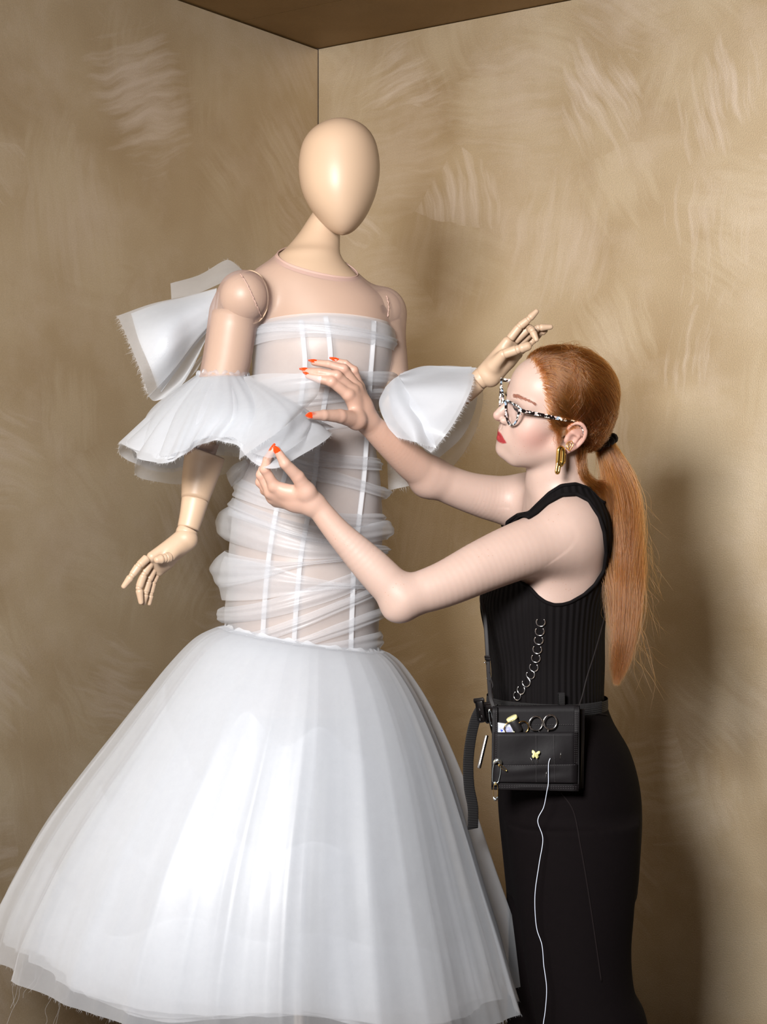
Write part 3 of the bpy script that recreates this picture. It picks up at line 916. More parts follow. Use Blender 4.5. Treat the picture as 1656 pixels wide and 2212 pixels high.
# ---- skirt
SK = [((490, 1351), (815, 1405), .140), ((462, 1358), (838, 1412), .165), ((418, 1382), (868, 1440), .200), ((362, 1440), (908, 1500), .245), ((298, 1520), (948, 1580), .290), ((232, 1604), (985, 1672), .330), ((163, 1692), (1020, 1775), .370), ((100, 1780), (1054, 1882), .405),
      ((46, 1872), (1088, 1985), .430), ((4, 1955), (1116, 2076), .448), ((-18, 2030), (1136, 2138), .460)]
def skirt_rows(scale_lr, scale_b, t0, t1, n, Y=3.45):
    d = catmull(np.array([[*a, *b, c] for a, b, c in SK], float), 240)
    out = []
    for t in np.linspace(t0, t1, n):
        r = np.array([np.interp(t, np.linspace(0, 1, 240), d[:, i]) for i in range(5)])
        L, R = P(r[0], r[1], Y), P(r[2], r[3], Y)
        c = (L + R) / 2; h = (R - L) / 2 * scale_lr
        out.append((c, h, r[4] * scale_b))
    return out
def pleat_fn(seed, ks, amp, sharp=.5):
    r = np.random.default_rng(seed); co = [(k, a * (0.6 + .8 * r.random()), r.random() * 6.28, r.normal(0, .5)) for k, a in zip(ks, amp)]
    def f(phi, t):
        s = 0
        for k, a, ph, dr in co:
            a = a * (.75 + .55 * np.sin(phi * 3 + ph * 2) * np.sin(phi * 2 + ph))
            x = k * phi + ph + dr * t * 2 + .7 * np.sin(phi * 2 + ph)
            s = s + a * ((1.15 - 2.3 * np.abs(np.sin(x / 2)) ** .85) if sharp != 1 else np.sin(x))
        return s
    return f
def skirt_layer(name, m, scale_lr, scale_b, t0, t1, nr, nc, pl, grow, hemwave=.0, Y=3.45, phi0=0, phi1=2 * math.pi, closed=True, frayc=0, gathers=True, base=.010, topwave=0.0):
    rows = skirt_rows(scale_lr, scale_b, t0, t1, nr, Y)
    ph = np.linspace(phi0, phi1, nc, endpoint=not closed)
    G = []
    for i, (c, h, b) in enumerate(rows):
        t = i / (nr - 1); T = t0 + (t1 - t0) * t
        d = pl(ph, T) * grow(t)
        k = 1 + base
        p = c + np.cos(ph)[:, None] * h * (k + d[:, None]) + np.sin(ph)[:, None] * np.array([0, -b, 0]) * (k + d[:, None] * 1.1)
        p[:, 2] += topwave * (np.sin(ph * 4 + 2) + .7 * np.sin(ph * 7 + 1) + .5 * np.sin(ph * 11)) * (1 - t) ** 2
        p[:, 2] += hemwave * np.sin(ph * 5 + 1) * t ** 3 + d * .05 * t
        G.append(p)
    G = np.array(G)
    if gathers:   # small frill standing above the seam
        pass
    return cloth(name, G, m, gown, closed, fray_row=nr - 1 if frayc else None, fl=.006, fc=frayc)
g1 = lambda t: .22 + .78 * t ** .9
pl1 = pleat_fn(3, (7, 13, 23, 41), (.026, .030, .020, .007), .75)
pl2 = pleat_fn(11, (9, 17, 29, 47), (.026, .028, .020, .008), .8)
pl3 = pleat_fn(5, (8, 15, 31), (.025, .025, .015), .8)
skirt = skirt_layer('outer_skirt', ORG_S, 1.0, 1.0, 0, 1, 110, 520, pl1, g1, .010, frayc=900)
skirt_layer('under_skirt', ORG_S, .93, .92, 0.0, .975, 90, 420, pl2, g1, .010, frayc=300)
skirt_layer('under_skirt', ORG_S, .84, .84, 0.0, .96, 80, 420, pl3, g1, .008)
skirt_layer('lining', ORG_P, .70, .70, 0.0, .93, 60, 260, pleat_fn(8, (6, 11, 19), (.02, .02, .012), 1), g1, .008)
tier = pleat_fn(21, (7, 13, 23), (.022, .034, .022), 1)
skirt_layer('ruffle_tier', ORG_P, .77, .80, .43, .70, 36, 420, tier, lambda t: .25 + .75 * t, .030, frayc=0, topwave=.045)
tier2 = pleat_fn(33, (9, 14, 25), (.020, .030, .022), 1)
skirt_layer('ruffle_tier', ORG_P, .80, .84, .64, 1.0, 40, 460, tier2, lambda t: .35 + .65 * t, .020, frayc=300, topwave=.030)
skirt_layer('hem_flounce', ORG_S, .86, .88, .80, .985, 24, 460, pl2, lambda t: 1.0, .02, topwave=.02)
# gathered heading along the seam
ph = np.linspace(0, 2 * math.pi, 420, endpoint=False)
rows = skirt_rows(1, 1, 0, .06, 6)
G = []
for i, (c, h, b) in enumerate(rows):
    t = i / 5
    d = .016 * np.sin(ph * 34 + 2 * np.sin(ph * 3)) * (.3 + .7 * t) + .014 * np.sin(ph * 13)
    p = c + np.cos(ph)[:, None] * h * (1.0 + d[:, None]) + np.sin(ph)[:, None] * np.array([0, -b, 0]) * (1.0 + d[:, None])
    if i == 0: p[:, 2] += .004 + .0025 * np.sin(ph * 19 + np.sin(ph * 4)) + .0015 * np.sin(ph * 31)
    G.append(p)
cloth('gathered_heading', np.array(G), ORG_D, gown, True)
# long threads hanging from the hem
parts = []
for x, y, L in ((38, 2066, .10), (50, 2072, .13), (62, 2078, .09), (120, 2100, .12), (130, 2104, .10), (134, 2106, .16), (165, 2118, .05), (250, 2152, .12), (78, 2088, .06), (90, 2092, .05)):
    a = P(x, y, 3.40); p = [a]
    for k in range(5): p.append(p[-1] + np.array([RNG.normal(-.006, .006), RNG.normal(0, .003), -L / 5]))
    parts.append(tube(catmull(p, 16), .00022, 4, caps=False))
v, f = join(parts); o = mesh_obj('loose_threads', v, f, FRAY, gown); o['kind'] = 'stuff'

# ---- near sleeve flounce
def P3(l): return [P(*q) for q in l]
def flounce(name, rings, m, nr=44, nc=200, wave=.008, ks=(9, 17), seed=1, frayc=400, closed=True, push=0.0):
    g = sheet([P3(r) for r in rings], nr, nc, closed)
    r = np.random.default_rng(seed); a = [r.random() * 6.28 for _ in ks]
    th = np.linspace(0, 2 * math.pi, nc, endpoint=False)
    c = g.mean(1, keepdims=True); d = g - c; d /= np.linalg.norm(d, axis=2, keepdims=True) + 1e-9
    t = np.linspace(0, 1, nr)[:, None]
    w = sum(np.sin(k * th + ph)[None] for k, ph in zip(ks, a)) * wave * (t * (1 - .35 * t) + .12) + push
    g = g + d * w[..., None]
    return cloth(name, g, m, gown, closed, fray_row=nr - 1 if frayc else None, fl=.006, fc=frayc)
top = [(430, 809, 3.42), (436, 809, 3.395), (448, 809, 3.38), (462, 809, 3.37), (478, 810, 3.365), (494, 811, 3.367), (508, 812, 3.375), (520, 812, 3.385), (528, 812, 3.40), (532, 812, 3.42), (526, 811, 3.44), (512, 811, 3.455), (490, 810, 3.465), (466, 809, 3.465), (446, 809, 3.455), (434, 809, 3.44)]
mid = [(338, 880, 3.40), (362, 890, 3.32), (395, 893, 3.27), (430, 890, 3.24), (468, 886, 3.225), (506, 886, 3.22), (545, 890, 3.21), (588, 897, 3.205), (628, 900, 3.225), (662, 892, 3.29), (625, 890, 3.36), (570, 890, 3.44), (505, 890, 3.49), (445, 890, 3.51), (390, 885, 3.50), (352, 880, 3.46)]
hem = [(256, 955, 3.38), (298, 985, 3.24), (343, 1001, 3.16), (386, 990, 3.14), (424, 963, 3.17), (468, 953, 3.18), (512, 962, 3.15), (545, 998, 3.09), (606, 1008, 3.065), (718, 936, 3.27), (690, 950, 3.38), (620, 985, 3.48), (540, 990, 3.54), (460, 985, 3.57), (370, 1020, 3.57), (285, 1000, 3.50)]
flounce('sleeve_flounce', [top, mid, hem], ORG_D, wave=.006, frayc=900)
inner = lambda ring, k, dy: [(x + (482 - x) * k, y + dy, Y + (3.40 - Y) * k) for x, y, Y in ring]
flounce('sleeve_flounce', [inner(top, .02, 3), inner(mid, .05, 0), inner(hem, .05, -8)], ORG_D, wave=.008, seed=4, frayc=500)
outer = lambda ring, k, dy: [(x + (x - 482) * k, y + dy, Y + (Y - 3.40) * k) for x, y, Y in ring]
hem_o = [(300, 940, 3.38), (320, 968, 3.26), (352, 985, 3.17), (390, 975, 3.13), (428, 950, 3.15), (470, 942, 3.16), (512, 950, 3.13), (548, 978, 3.075), (600, 985, 3.055), (690, 925, 3.25), (680, 950, 3.40), (610, 1000, 3.50), (540, 1015, 3.57), (460, 1030, 3.60), (385, 1046, 3.59), (300, 1025, 3.50)]
flounce('sleeve_overlay', [outer(top, .05, -2), outer(mid, .05, 0), hem_o], ORG, wave=.007, seed=9, frayc=400)
g = sheet([P3([(526, 814, 3.37), (572, 807, 3.30), (632, 807, 3.25), (694, 813, 3.235)]), P3([(528, 870, 3.28), (576, 868, 3.20), (632, 860, 3.19), (690, 838, 3.235)]), P3([(522, 935, 3.17), (566, 925, 3.11), (616, 898, 3.13), (683, 857, 3.235)]), P3([(516, 992, 3.07), (552, 966, 3.05), (603, 931, 3.08), (658, 884, 3.225)])], 30, 50)
cloth('sleeve_overlay', g, ORG, gown, fray_row=29, fl=.006, fc=120)
# gathering along the arm
a = np.linspace(0, 2 * math.pi, 90, endpoint=False)
pts = P(481, 810, 3.415) + .0475 * np.cos(a)[:, None] * np.array([1, 0, -.03]) + .0475 * np.sin(a)[:, None] * np.array([0, 1.0, 0]) + np.array([0, 0, 1.0])[None] * (.0025 * np.sin(a * 13))[:, None]
mesh_obj('sleeve_gathering', *tube(pts, .0045 + .0018 * np.sin(a * 21), 8, closed=True), ORG_D, gown)

# ---- stiff flare behind the near arm
fl0 = [P3([(468, 622, 3.50), (465, 648, 3.48), (461, 674, 3.47), (456, 698, 3.47)]), P3([(400, 640, 3.52), (408, 672, 3.45), (414, 708, 3.44), (418, 742, 3.45)]), P3([(328, 656, 3.52), (346, 702, 3.41), (362, 752, 3.39), (374, 800, 3.43)]), P3([(254, 682, 3.50), (280, 742, 3.42), (305, 806, 3.40), (322, 856, 3.44)])]
gf = sheet(fl0, 40, 50)
cloth('sleeve_flare', gf, ORG, gown, fray_row=39, fl=.010, fc=320)
fl1 = [P3([(468, 624, 3.51), (465, 648, 3.49), (461, 674, 3.48), (456, 696, 3.48)]), P3([(400, 642, 3.53), (408, 672, 3.46), (414, 708, 3.45), (418, 738, 3.46)]), P3([(340, 656, 3.53), (354, 700, 3.42), (368, 748, 3.40), (378, 792, 3.44)]), P3([(283, 677, 3.51), (300, 735, 3.43), (325, 795, 3.41), (342, 842, 3.45)])]
cloth('sleeve_flare', sheet(fl1, 40, 50), ORG_D, gown, fray_row=39, fl=.005, fc=120)
cloth('sleeve_flare', sheet(np.array(fl1) + np.array([.004, .012, -.004]), 40, 50), ORG_D, gown)
cloth('sleeve_flare', sheet([P3([(458, 692, 3.475), (418, 742, 3.455), (372, 802, 3.435), (320, 856, 3.44)]), P3([(456, 708, 3.50), (425, 765, 3.50), (388, 820, 3.49), (332, 866, 3.46)]), P3([(446, 730, 3.50), (420, 785, 3.485), (392, 832, 3.475), (352, 862, 3.47)])], 24, 40), ORG_D, gown, fray_row=23, fl=.004, fc=60)
cloth('sleeve_flare', sheet([P3([(460, 742, 3.52), (440, 772, 3.52), (425, 800, 3.51)]), P3([(430, 775, 3.50), (408, 812, 3.50), (398, 830, 3.50)]), P3([(405, 800, 3.50), (382, 838, 3.49), (372, 852, 3.49)])], 16, 24), ORG, gown)
cloth('sleeve_flare', sheet([P3([(368, 612, 3.62), (430, 594, 3.62), (478, 566, 3.62), (498, 563, 3.61), (524, 584, 3.58)]), P3([(369, 628, 3.60), (430, 612, 3.58), (475, 590, 3.57), (497, 585, 3.57), (516, 590, 3.56)]), P3([(370, 646, 3.58), (425, 634, 3.55), (468, 616, 3.53), (488, 606, 3.53), (506, 600, 3.53)])], 20, 40), ORG, gown, fray_row=0, fc=60)

# ---- far sleeve
fs = [P3([(864, 808, 3.48), (858, 818, 3.44), (848, 832, 3.425), (838, 848, 3.43)]), P3([(915, 792, 3.46), (905, 830, 3.37), (880, 870, 3.345), (850, 900, 3.385)]), P3([(975, 793, 3.43), (965, 840, 3.34), (932, 905, 3.31), (888, 948, 3.345)]), P3([(1027, 793, 3.41), (1013, 850, 3.335), (976, 920, 3.305), (931, 978, 3.32)])]
gs = sheet(fs, 44, 60)
tt = np.linspace(0, 1, 44)[:, None]; ss = np.linspace(0, 1, 60)[None]
gs[..., 1] += .010 * np.sin(ss * 11 + tt * 2) * tt + .008 * np.sin(ss * 4 + 1) * np.sin(tt * 3.1) + .006 * np.sin((ss + tt * .5) * 19) * (1 - tt) ** 2
cloth('sleeve_flounce', gs, ORG_D, gown, fray_row=43, fl=.008, fc=500)
gs2 = gs.copy(); gs2[..., 1] += .014; gs2[..., 2] += .003
cloth('sleeve_flounce', gs2[:42], ORG_D, gown)
fe = sheet([P3([(860, 812, 3.44), (848, 820, 3.425), (832, 836, 3.43)]), P3([(885, 850, 3.36), (852, 860, 3.355), (818, 872, 3.39)]), P3([(925, 910, 3.32), (886, 915, 3.305), (835, 918, 3.345)]), P3([(942, 968, 3.31), (900, 956, 3.29), (856, 944, 3.325)])], 34, 40)
fe[..., 1] += .006 * np.sin(np.linspace(0, 9, 40))[None] * np.linspace(0, 1, 34)[:, None]
cloth('sleeve_flounce', fe, ORG_D, gown, fray_row=33, fl=.007, fc=160)
bk = sheet([P3([(862, 806, 3.50), (856, 820, 3.53), (848, 836, 3.54), (840, 850, 3.54), (834, 860, 3.53)]), P3([(950, 790, 3.54), (950, 840, 3.60), (930, 890, 3.62), (890, 930, 3.62), (835, 950, 3.58)]), P3([(1030, 795, 3.46), (1043, 865, 3.52), (1015, 955, 3.56), (952, 1028, 3.58), (838, 1060, 3.58)])], 34, 60)
cloth('sleeve_overlay', bk, ORG, gown, fray_row=33, fl=.012, fc=300)
bk2 = sheet([P3([(862, 806, 3.495), (856, 820, 3.52), (848, 836, 3.53), (840, 850, 3.53)]), P3([(945, 791, 3.53), (945, 835, 3.58), (920, 880, 3.60), (880, 915, 3.60)]), P3([(1026, 794, 3.44), (1030, 865, 3.50), (1000, 940, 3.54), (935, 1000, 3.56)])], 34, 50)
cloth('sleeve_flounce', bk2, ORG_D, gown, fray_row=33, fl=.006, fc=160)
# ================================================================== the person
def skin_material():
    m, nt, b = mat('skin')
    L = nt.links.new
    at = N(nt, 'ShaderNodeAttribute', attribute_name='tint')
    tc = N(nt, 'ShaderNodeTexCoord')
    # freckles
    vo = N(nt, 'ShaderNodeTexVoronoi', Scale=150.0)
    L(tc.outputs['Object'], vo.inputs['Vector'])
    n1 = N(nt, 'ShaderNodeTexNoise', Scale=14.0, Detail=2.0)
    L(tc.outputs['Object'], n1.inputs['Vector'])
    r1 = N(nt, 'ShaderNodeMapRange'); r1.inputs['From Min'].default_value = 0.10; r1.inputs['From Max'].default_value = 0.16
    r1.inputs['To Min'].default_value = 1; r1.inputs['To Max'].default_value = 0
    L(vo.outputs['Distance'], r1.inputs['Value'])
    r2 = N(nt, 'ShaderNodeMapRange'); r2.inputs['From Min'].default_value = 0.54; r2.inputs['From Max'].default_value = 0.66
    L(n1.outputs['Fac'], r2.inputs['Value'])
    mu = N(nt, 'ShaderNodeMath', operation='MULTIPLY'); L(r1.outputs[0], mu.inputs[0]); L(r2.outputs[0], mu.inputs[1])
    mu2 = N(nt, 'ShaderNodeMath', operation='MULTIPLY'); L(mu.outputs[0], mu2.inputs[0]); mu2.inputs[1].default_value = 0.5
    n2 = N(nt, 'ShaderNodeTexNoise', Scale=30.0, Detail=4.0)
    L(tc.outputs['Object'], n2.inputs['Vector'])
    r3 = N(nt, 'ShaderNodeMapRange'); r3.inputs['To Min'].default_value = 0.70; r3.inputs['To Max'].default_value = 0.80
    L(n2.outputs['Fac'], r3.inputs['Value'])
    sc = N(nt, 'ShaderNodeVectorMath', operation='SCALE')
    L(at.outputs['Color'], sc.inputs[0]); L(r3.outputs[0], sc.inputs['Scale'])
    mx = N(nt, 'ShaderNodeMix', data_type='RGBA')
    L(mu2.outputs[0], mx.inputs['Factor']); L(sc.outputs[0], mx.inputs['A']); mx.inputs['B'].default_value = srgb(150, 95, 70)
    L(mx.outputs['Result'], b.inputs['Base Color'])
    b.inputs['Roughness'].default_value = 0.48
    b.inputs['Specular IOR Level'].default_value = 0.38
    b.inputs['Subsurface Weight'].default_value = 0.10
    b.inputs['Subsurface Radius'].default_value = (0.010, 0.004, 0.002)
    b.inputs['Subsurface Scale'].default_value = 1.0
    n3 = N(nt, 'ShaderNodeTexNoise', Scale=700.0, Detail=2.0)
    L(tc.outputs['Object'], n3.inputs['Vector'])
    bp = N(nt, 'ShaderNodeBump', Strength=0.12, Distance=0.0006)
    L(n3.outputs['Fac'], bp.inputs['Height']); L(bp.outputs['Normal'], b.inputs['Normal'])
    return m

SKIN = skin_material()
person = empty('person', P(1215, 2640, 3.4), 'red-haired woman in a black tank top and dark trousers reaching up to the white sleeve', 'person')

# ---- head frame: columns are forward, lateral (away from the camera), up
HR = np.array([[-0.96608179, -0.24554656, 0.07995538], [-0.18300782, 0.86944866, 0.45887598], [0.18219251, -0.42867927, 0.88489546]]).T
HO = P(1196.3, 908.9, 3.28)
HS = 1.026
def H(f, l, u): return HO + (HR @ np.array([f, l, u])) * HS

def head_prims():
    p = []
    u = lambda fn, k: p.append(('u', fn, k))
    s = lambda fn, k: p.append(('s', fn, k))
    u(ell((-0.004, 0, 0.055), (0.091, 0.071, 0.077)), 0)
    u(ell((0.034, 0, 0.022), (0.056, 0.060, 0.078)), 0.03)
    u(ell((0.040, 0, -0.036), (0.046, 0.046, 0.044)), 0.03)
    for q in (-1, 1):
        u(cone((0.006, q * 0.050, -0.030), (0.064, q * 0.022, -0.070), 0.015, 0.016), 0.025)
        u(ell((0.056, q * 0.041, -0.004), (0.026, 0.023, 0.024)), 0.02)
        u(ell((0.052, q * 0.030, -0.034), (0.030, 0.024, 0.032)), 0.024)
    u(ell((0.079, 0, -0.0655), (0.018, 0.020, 0.0155)), 0.018)
    u(ell((0.052, 0, 0.070), (0.033, 0.045, 0.032)), 0.03)
    u(cone((0.081, 0.010, 0.041), (0.081, -0.010, 0.041), 0.008, 0.008), 0.014)
    for q in (-1, 1):
        u(cone((0.082, q * 0.012, 0.042), (0.066, q * 0.044, 0.046), 0.010, 0.010), 0.012)
        s(ell((0.099, q * 0.033, 0.023), (0.019, 0.017, 0.012)), 0.014)
        u(ell((0.0715, q * 0.0315, 0.024), (0.0145, 0.0150, 0.0135)), 0.006)
    # mouth mound, nose
    u(ell((0.079, 0, -0.036), (0.0175, 0.028, 0.021)), 0.018)
    u(cone((0.086, 0, 0.037), (0.103, 0, 0.009), 0.0070, 0.0080), 0.010)
    u(cone((0.103, 0, 0.009), (0.1095, 0, 0.0005), 0.0075, 0.0080), 0.005)
    for q in (-1, 1):
        u(ell((0.0965, q * 0.0115, -0.0050), (0.0095, 0.0058, 0.0068)), 0.006)
    u(cone((0.109, 0, -0.0045), (0.0925, 0, -0.0120), 0.0048, 0.0052), 0.005)
    for q in (-1, 1):
        s(ell((0.1020, q * 0.0062, -0.0115), (0.0060, 0.0026, 0.0036)), 0.002)
    # lips
    for q in (-1, 1):
        u(cone((0.0955, q * 0.003, -0.0330), (0.0790, q * 0.0285, -0.0392), 0.0044, 0.0024), 0.004)
        u(cone((0.0940, q * 0.002, -0.0448), (0.0790, q * 0.0265, -0.0405), 0.0056, 0.0026), 0.004)
        s(cone((0.1010, 0, -0.0390), (0.0805, q * 0.0305, -0.0402), 0.0010, 0.0009), 0.0014)
    s(cone((0.0975, 0, -0.0185), (0.0985, 0, -0.0250), 0.0020, 0.0022), 0.003)
    # lid openings
    for q in (-1, 1):
        s(ell((0.088, q * 0.0325, 0.0235), (0.012, 0.0125, 0.0036)), 0.001)
    # ears
    for q in (-1, 1):
        e = lambda f, l, w: (f, q * l, w)
        u(ell(e(-0.016, 0.0755, 0.004), (0.0165, 0.0060, 0.029)), 0.008)
        hx = [e(-0.002, 0.0735, 0.006), e(-0.001, 0.0765, 0.022), e(-0.010, 0.0800, 0.033), e(-0.022, 0.0830, 0.032), e(-0.031, 0.0850, 0.020),
              e(-0.031, 0.0840, 0.004), e(-0.024, 0.0805, -0.012), e(-0.014, 0.0775, -0.021), e(-0.003, 0.0750, -0.028)]
        hr = [0.0024, 0.0032, 0.0036, 0.0038, 0.0038, 0.0036, 0.0036, 0.0050, 0.0068]
        u(limb([(np.array(a_), b_) for a_, b_ in zip(hx, hr)], 26), 0.0025)
        s(ell(e(-0.013, 0.0845, 0.001), (0.0085, 0.0070, 0.0110)), 0.004)
        s(ell(e(-0.019, 0.0885, 0.020), (0.0085, 0.0055, 0.0085)), 0.004)
        u(cone(e(-0.009, 0.0795, 0.014), e(-0.022, 0.0815, 0.008), 0.0022, 0.0026), 0.003)
        u(cone(e(-0.022, 0.0815, 0.008), e(-0.016, 0.0790, -0.012), 0.0026, 0.0026), 0.003)
        u(ell(e(-0.0025, 0.0755, -0.003), (0.0040, 0.0045, 0.0060)), 0.003)
    return local(p, HO, HR, HS)

def seg_chain(pts, k0, k):
    return [('u', cone(pts[i][0], pts[i + 1][0], pts[i][1], pts[i + 1][1]), k0 if i == 0 else k) for i in range(len(pts) - 1)]

def J(px, py, Y, r): return (P(px, py, Y), r)

def limb(pts, n=30):
    """one smooth tapering limb along joints given as (point, radius)"""
    a = catmull(np.array([[*p, r] for p, r in pts]), n)
    segs = [cone(a[i, :3], a[i + 1, :3], a[i, 3], a[i + 1, 3]) for i in range(n - 1)]
    def f(p):
        d = segs[0](p)
        for g in segs[1:]: d = np.minimum(d, g(p))
        return d
    return f

ZR = lambda py, Y=3.40: CAMZ - (py - CY) / FPX * Y
def row(py, l, r, b, Y=3.40, dy=0.0):
    return (ZR(py, Y), ((l + r) / 2 - CX) / FPX * Y, Y + dy, (r - l) / 2 / FPX * Y, b)

torso_rows = [row(1075, 1185, 1262, .060), row(1100, 1152, 1292, .105), row(1130, 1128, 1306, .135), row(1180, 1100, 1311, .150), row(1240, 1064, 1310, .150),
              row(1300, 1042, 1306, .148), row(1360, 1050, 1300, .138), row(1430, 1064, 1300, .128), row(1500, 1068, 1298, .128), row(1570, 1080, 1300, .130), row(1640, 1100, 1300, .120)]
torso_prims = [('u', stack(torso_rows), 0),
               ('u', ell(P(1262, 1165, 3.31), (0.046, 0.075, 0.095)), 0.04),
               ('u', cone(P(1195, 1075, 3.38), P(1222, 1142, 3.265), 0.040, 0.052), 0.05),
               ('u', cone(P(1195, 1075, 3.38), P(1155, 1085, 3.54), 0.040, 0.050), 0.05)]
neck_prims = [('u', cone(P(1202, 965, 3.290), P(1203, 1040, 3.315), 0.051, 0.050), 0.03),
              ('u', cone(P(1203, 1040, 3.315), P(1212, 1110, 3.37), 0.050, 0.056), 0.04),
              ('u', cone(P(1238, 960, 3.262), P(1165, 1090, 3.33), 0.012, 0.011), 0.022),
              ('s', cone(P(1240, 1006, 3.2635), P(1190, 1046, 3.2615), .0012, .0008), .006), ('s', cone(P(1250, 1020, 3.267), P(1200, 1062, 3.263), .0012, .0008), .006), ('s', cone(P(1256, 1036, 3.273), P(1214, 1072, 3.268), .0012, .0008), .006)]
near_arm = [J(1212, 1158, 3.255, .058), J(1120, 1190, 3.215, .053), J(1042, 1223, 3.185, .048), J(957, 1263, 3.155, .0415), J(872, 1291, 3.135, .037)]
near_fore = [J(868, 1292, 3.135, .037), J(802, 1224, 3.125, .0335), J(731, 1151, 3.112, .0240), J(683, 1092, 3.103, .0195)]
far_arm = [J(1150, 1085, 3.54, .050), J(1085, 1080, 3.52, .048), J(1008, 1062, 3.49, .040), J(930, 1030, 3.46, .037)]
far_fore = [J(930, 1030, 3.46, .037), J(890, 1000, 3.425, .0345), J(847, 962, 3.385, .0290), J(795, 914, 3.345, .0225)]
near_limb, far_limb = limb(near_arm), limb(far_arm)
arm_prims = [('u', near_limb, .05), ('u', limb(near_fore, 26), .018), ('u', ell(P(855, 1318, 3.137), (.016, .018, .014)), .03),
             ('u', far_limb, .05), ('u', limb(far_fore, 26), .018), ('u', ell(P(918, 1046, 3.462), (.018, .02, .016)), .03)]

# hands: fingers as chains (knuckle, middle joint, end joint, tip)
FR = (.0098, .0086, .0076, .0062)
def finger(pts, r=FR): return [J(*p, q) for p, q in zip(pts, r)]
near_hand = {
    'wrist': (681, 1092, 3.103),
    'index': finger([(592, 1050, 3.090), (572, 1014, 3.076), (577, 992, 3.070), (590, 972, 3.066)]),
    'middle': finger([(584, 1064, 3.104), (564, 1026, 3.096), (570, 1003, 3.090), (583, 985, 3.086)]),
    'ring': finger([(588, 1076, 3.118), (562, 1042, 3.112), (565, 1018, 3.106), (578, 1000, 3.102)], (.0092, .0080, .0072, .006)),
    'little': finger([(597, 1084, 3.130), (571, 1060, 3.126), (567, 1040, 3.122), (576, 1022, 3.118)], (.0085, .0070, .0064, .0055)),
    'thumb': [J(662, 1062, 3.085, .0150), J(643, 1030, 3.068, .0115), J(615, 1001, 3.050, .0096), J(598, 972, 3.043, .0066)]}
far_hand = {
    'wrist': (797, 914, 3.345),
    'index': finger([(752, 853, 3.292), (716, 824, 3.276), (690, 819, 3.280), (666, 811, 3.286)], (.0108, .0098, .0086, .0068)),
    'middle': finger([(762, 843, 3.306), (728, 811, 3.282), (690, 804, 3.282), (659, 801, 3.290)], (.0106, .0092, .0080, .0064)),
    'ring': finger([(771, 837, 3.322), (742, 797, 3.300), (710, 787, 3.298), (678, 783, 3.306)], (.0102, .0088, .0076, .0062)),
    'little': finger([(776, 835, 3.340), (764, 800, 3.322), (746, 785, 3.318), (723, 779, 3.322)], (.0092, .0078, .0068, .0056)),
    'thumb': [J(770, 908, 3.305, .0170), J(734, 899, 3.262, .0130), J(699, 897, 3.232, .0100), J(668, 898, 3.212, .0068)]}

def hand_prims(h):
    W = P(*h['wrist']); out = []
    for f in ('index', 'middle', 'ring', 'little'):
        out.append(('u', cone(W + (h[f][0][0] - W) * 0.10, h[f][0][0], .0150, h[f][0][1] + .0012), .012))
    out.append(('u', cone(W + (h['thumb'][0][0] - W) * 0.2, h['thumb'][0][0], .0150, h['thumb'][0][1]), .014))
    mid = (h['index'][0][0] + h['little'][0][0] + 2 * W) / 4
    out.append(('u', ell(mid, (.020, .016, .020)), .012))
    out.append(('u', cone(h['thumb'][0][0], h['index'][0][0] * .75 + W * .25, .011, .009), .012))
    for f in ('index', 'middle', 'ring', 'little'):
        c = h[f]
        for i in range(3):
            out.append(('u', cone(c[i][0], c[i + 1][0], c[i][1], c[i + 1][1]), .0045 if i == 0 else .002))
        out.append(('u', ell(c[1][0], (c[1][1] * 1.08,) * 3), .003))
    c = h['thumb']
    for i in range(3): out.append(('u', cone(c[i][0], c[i + 1][0], c[i][1], c[i + 1][1]), .008 if i == 0 else .003))
    return out

body_prims = [('u', torso_prims[0][1], 0)] + torso_prims[1:] + neck_prims + arm_prims + hand_prims(near_hand) + hand_prims(far_hand)
hp = head_prims()
first = hp[0]
body_prims = body_prims + [('u', first[1], .012)] + hp[1:]
bv, bf = polygonise(body_prims, P(540, 1640, 3.0) * [1, 0, 1] + [0, 3.0, 0], P(1400, 740, 3.5) * [1, 0, 1] + [0, 3.72, 0], 0.002, relax=1)

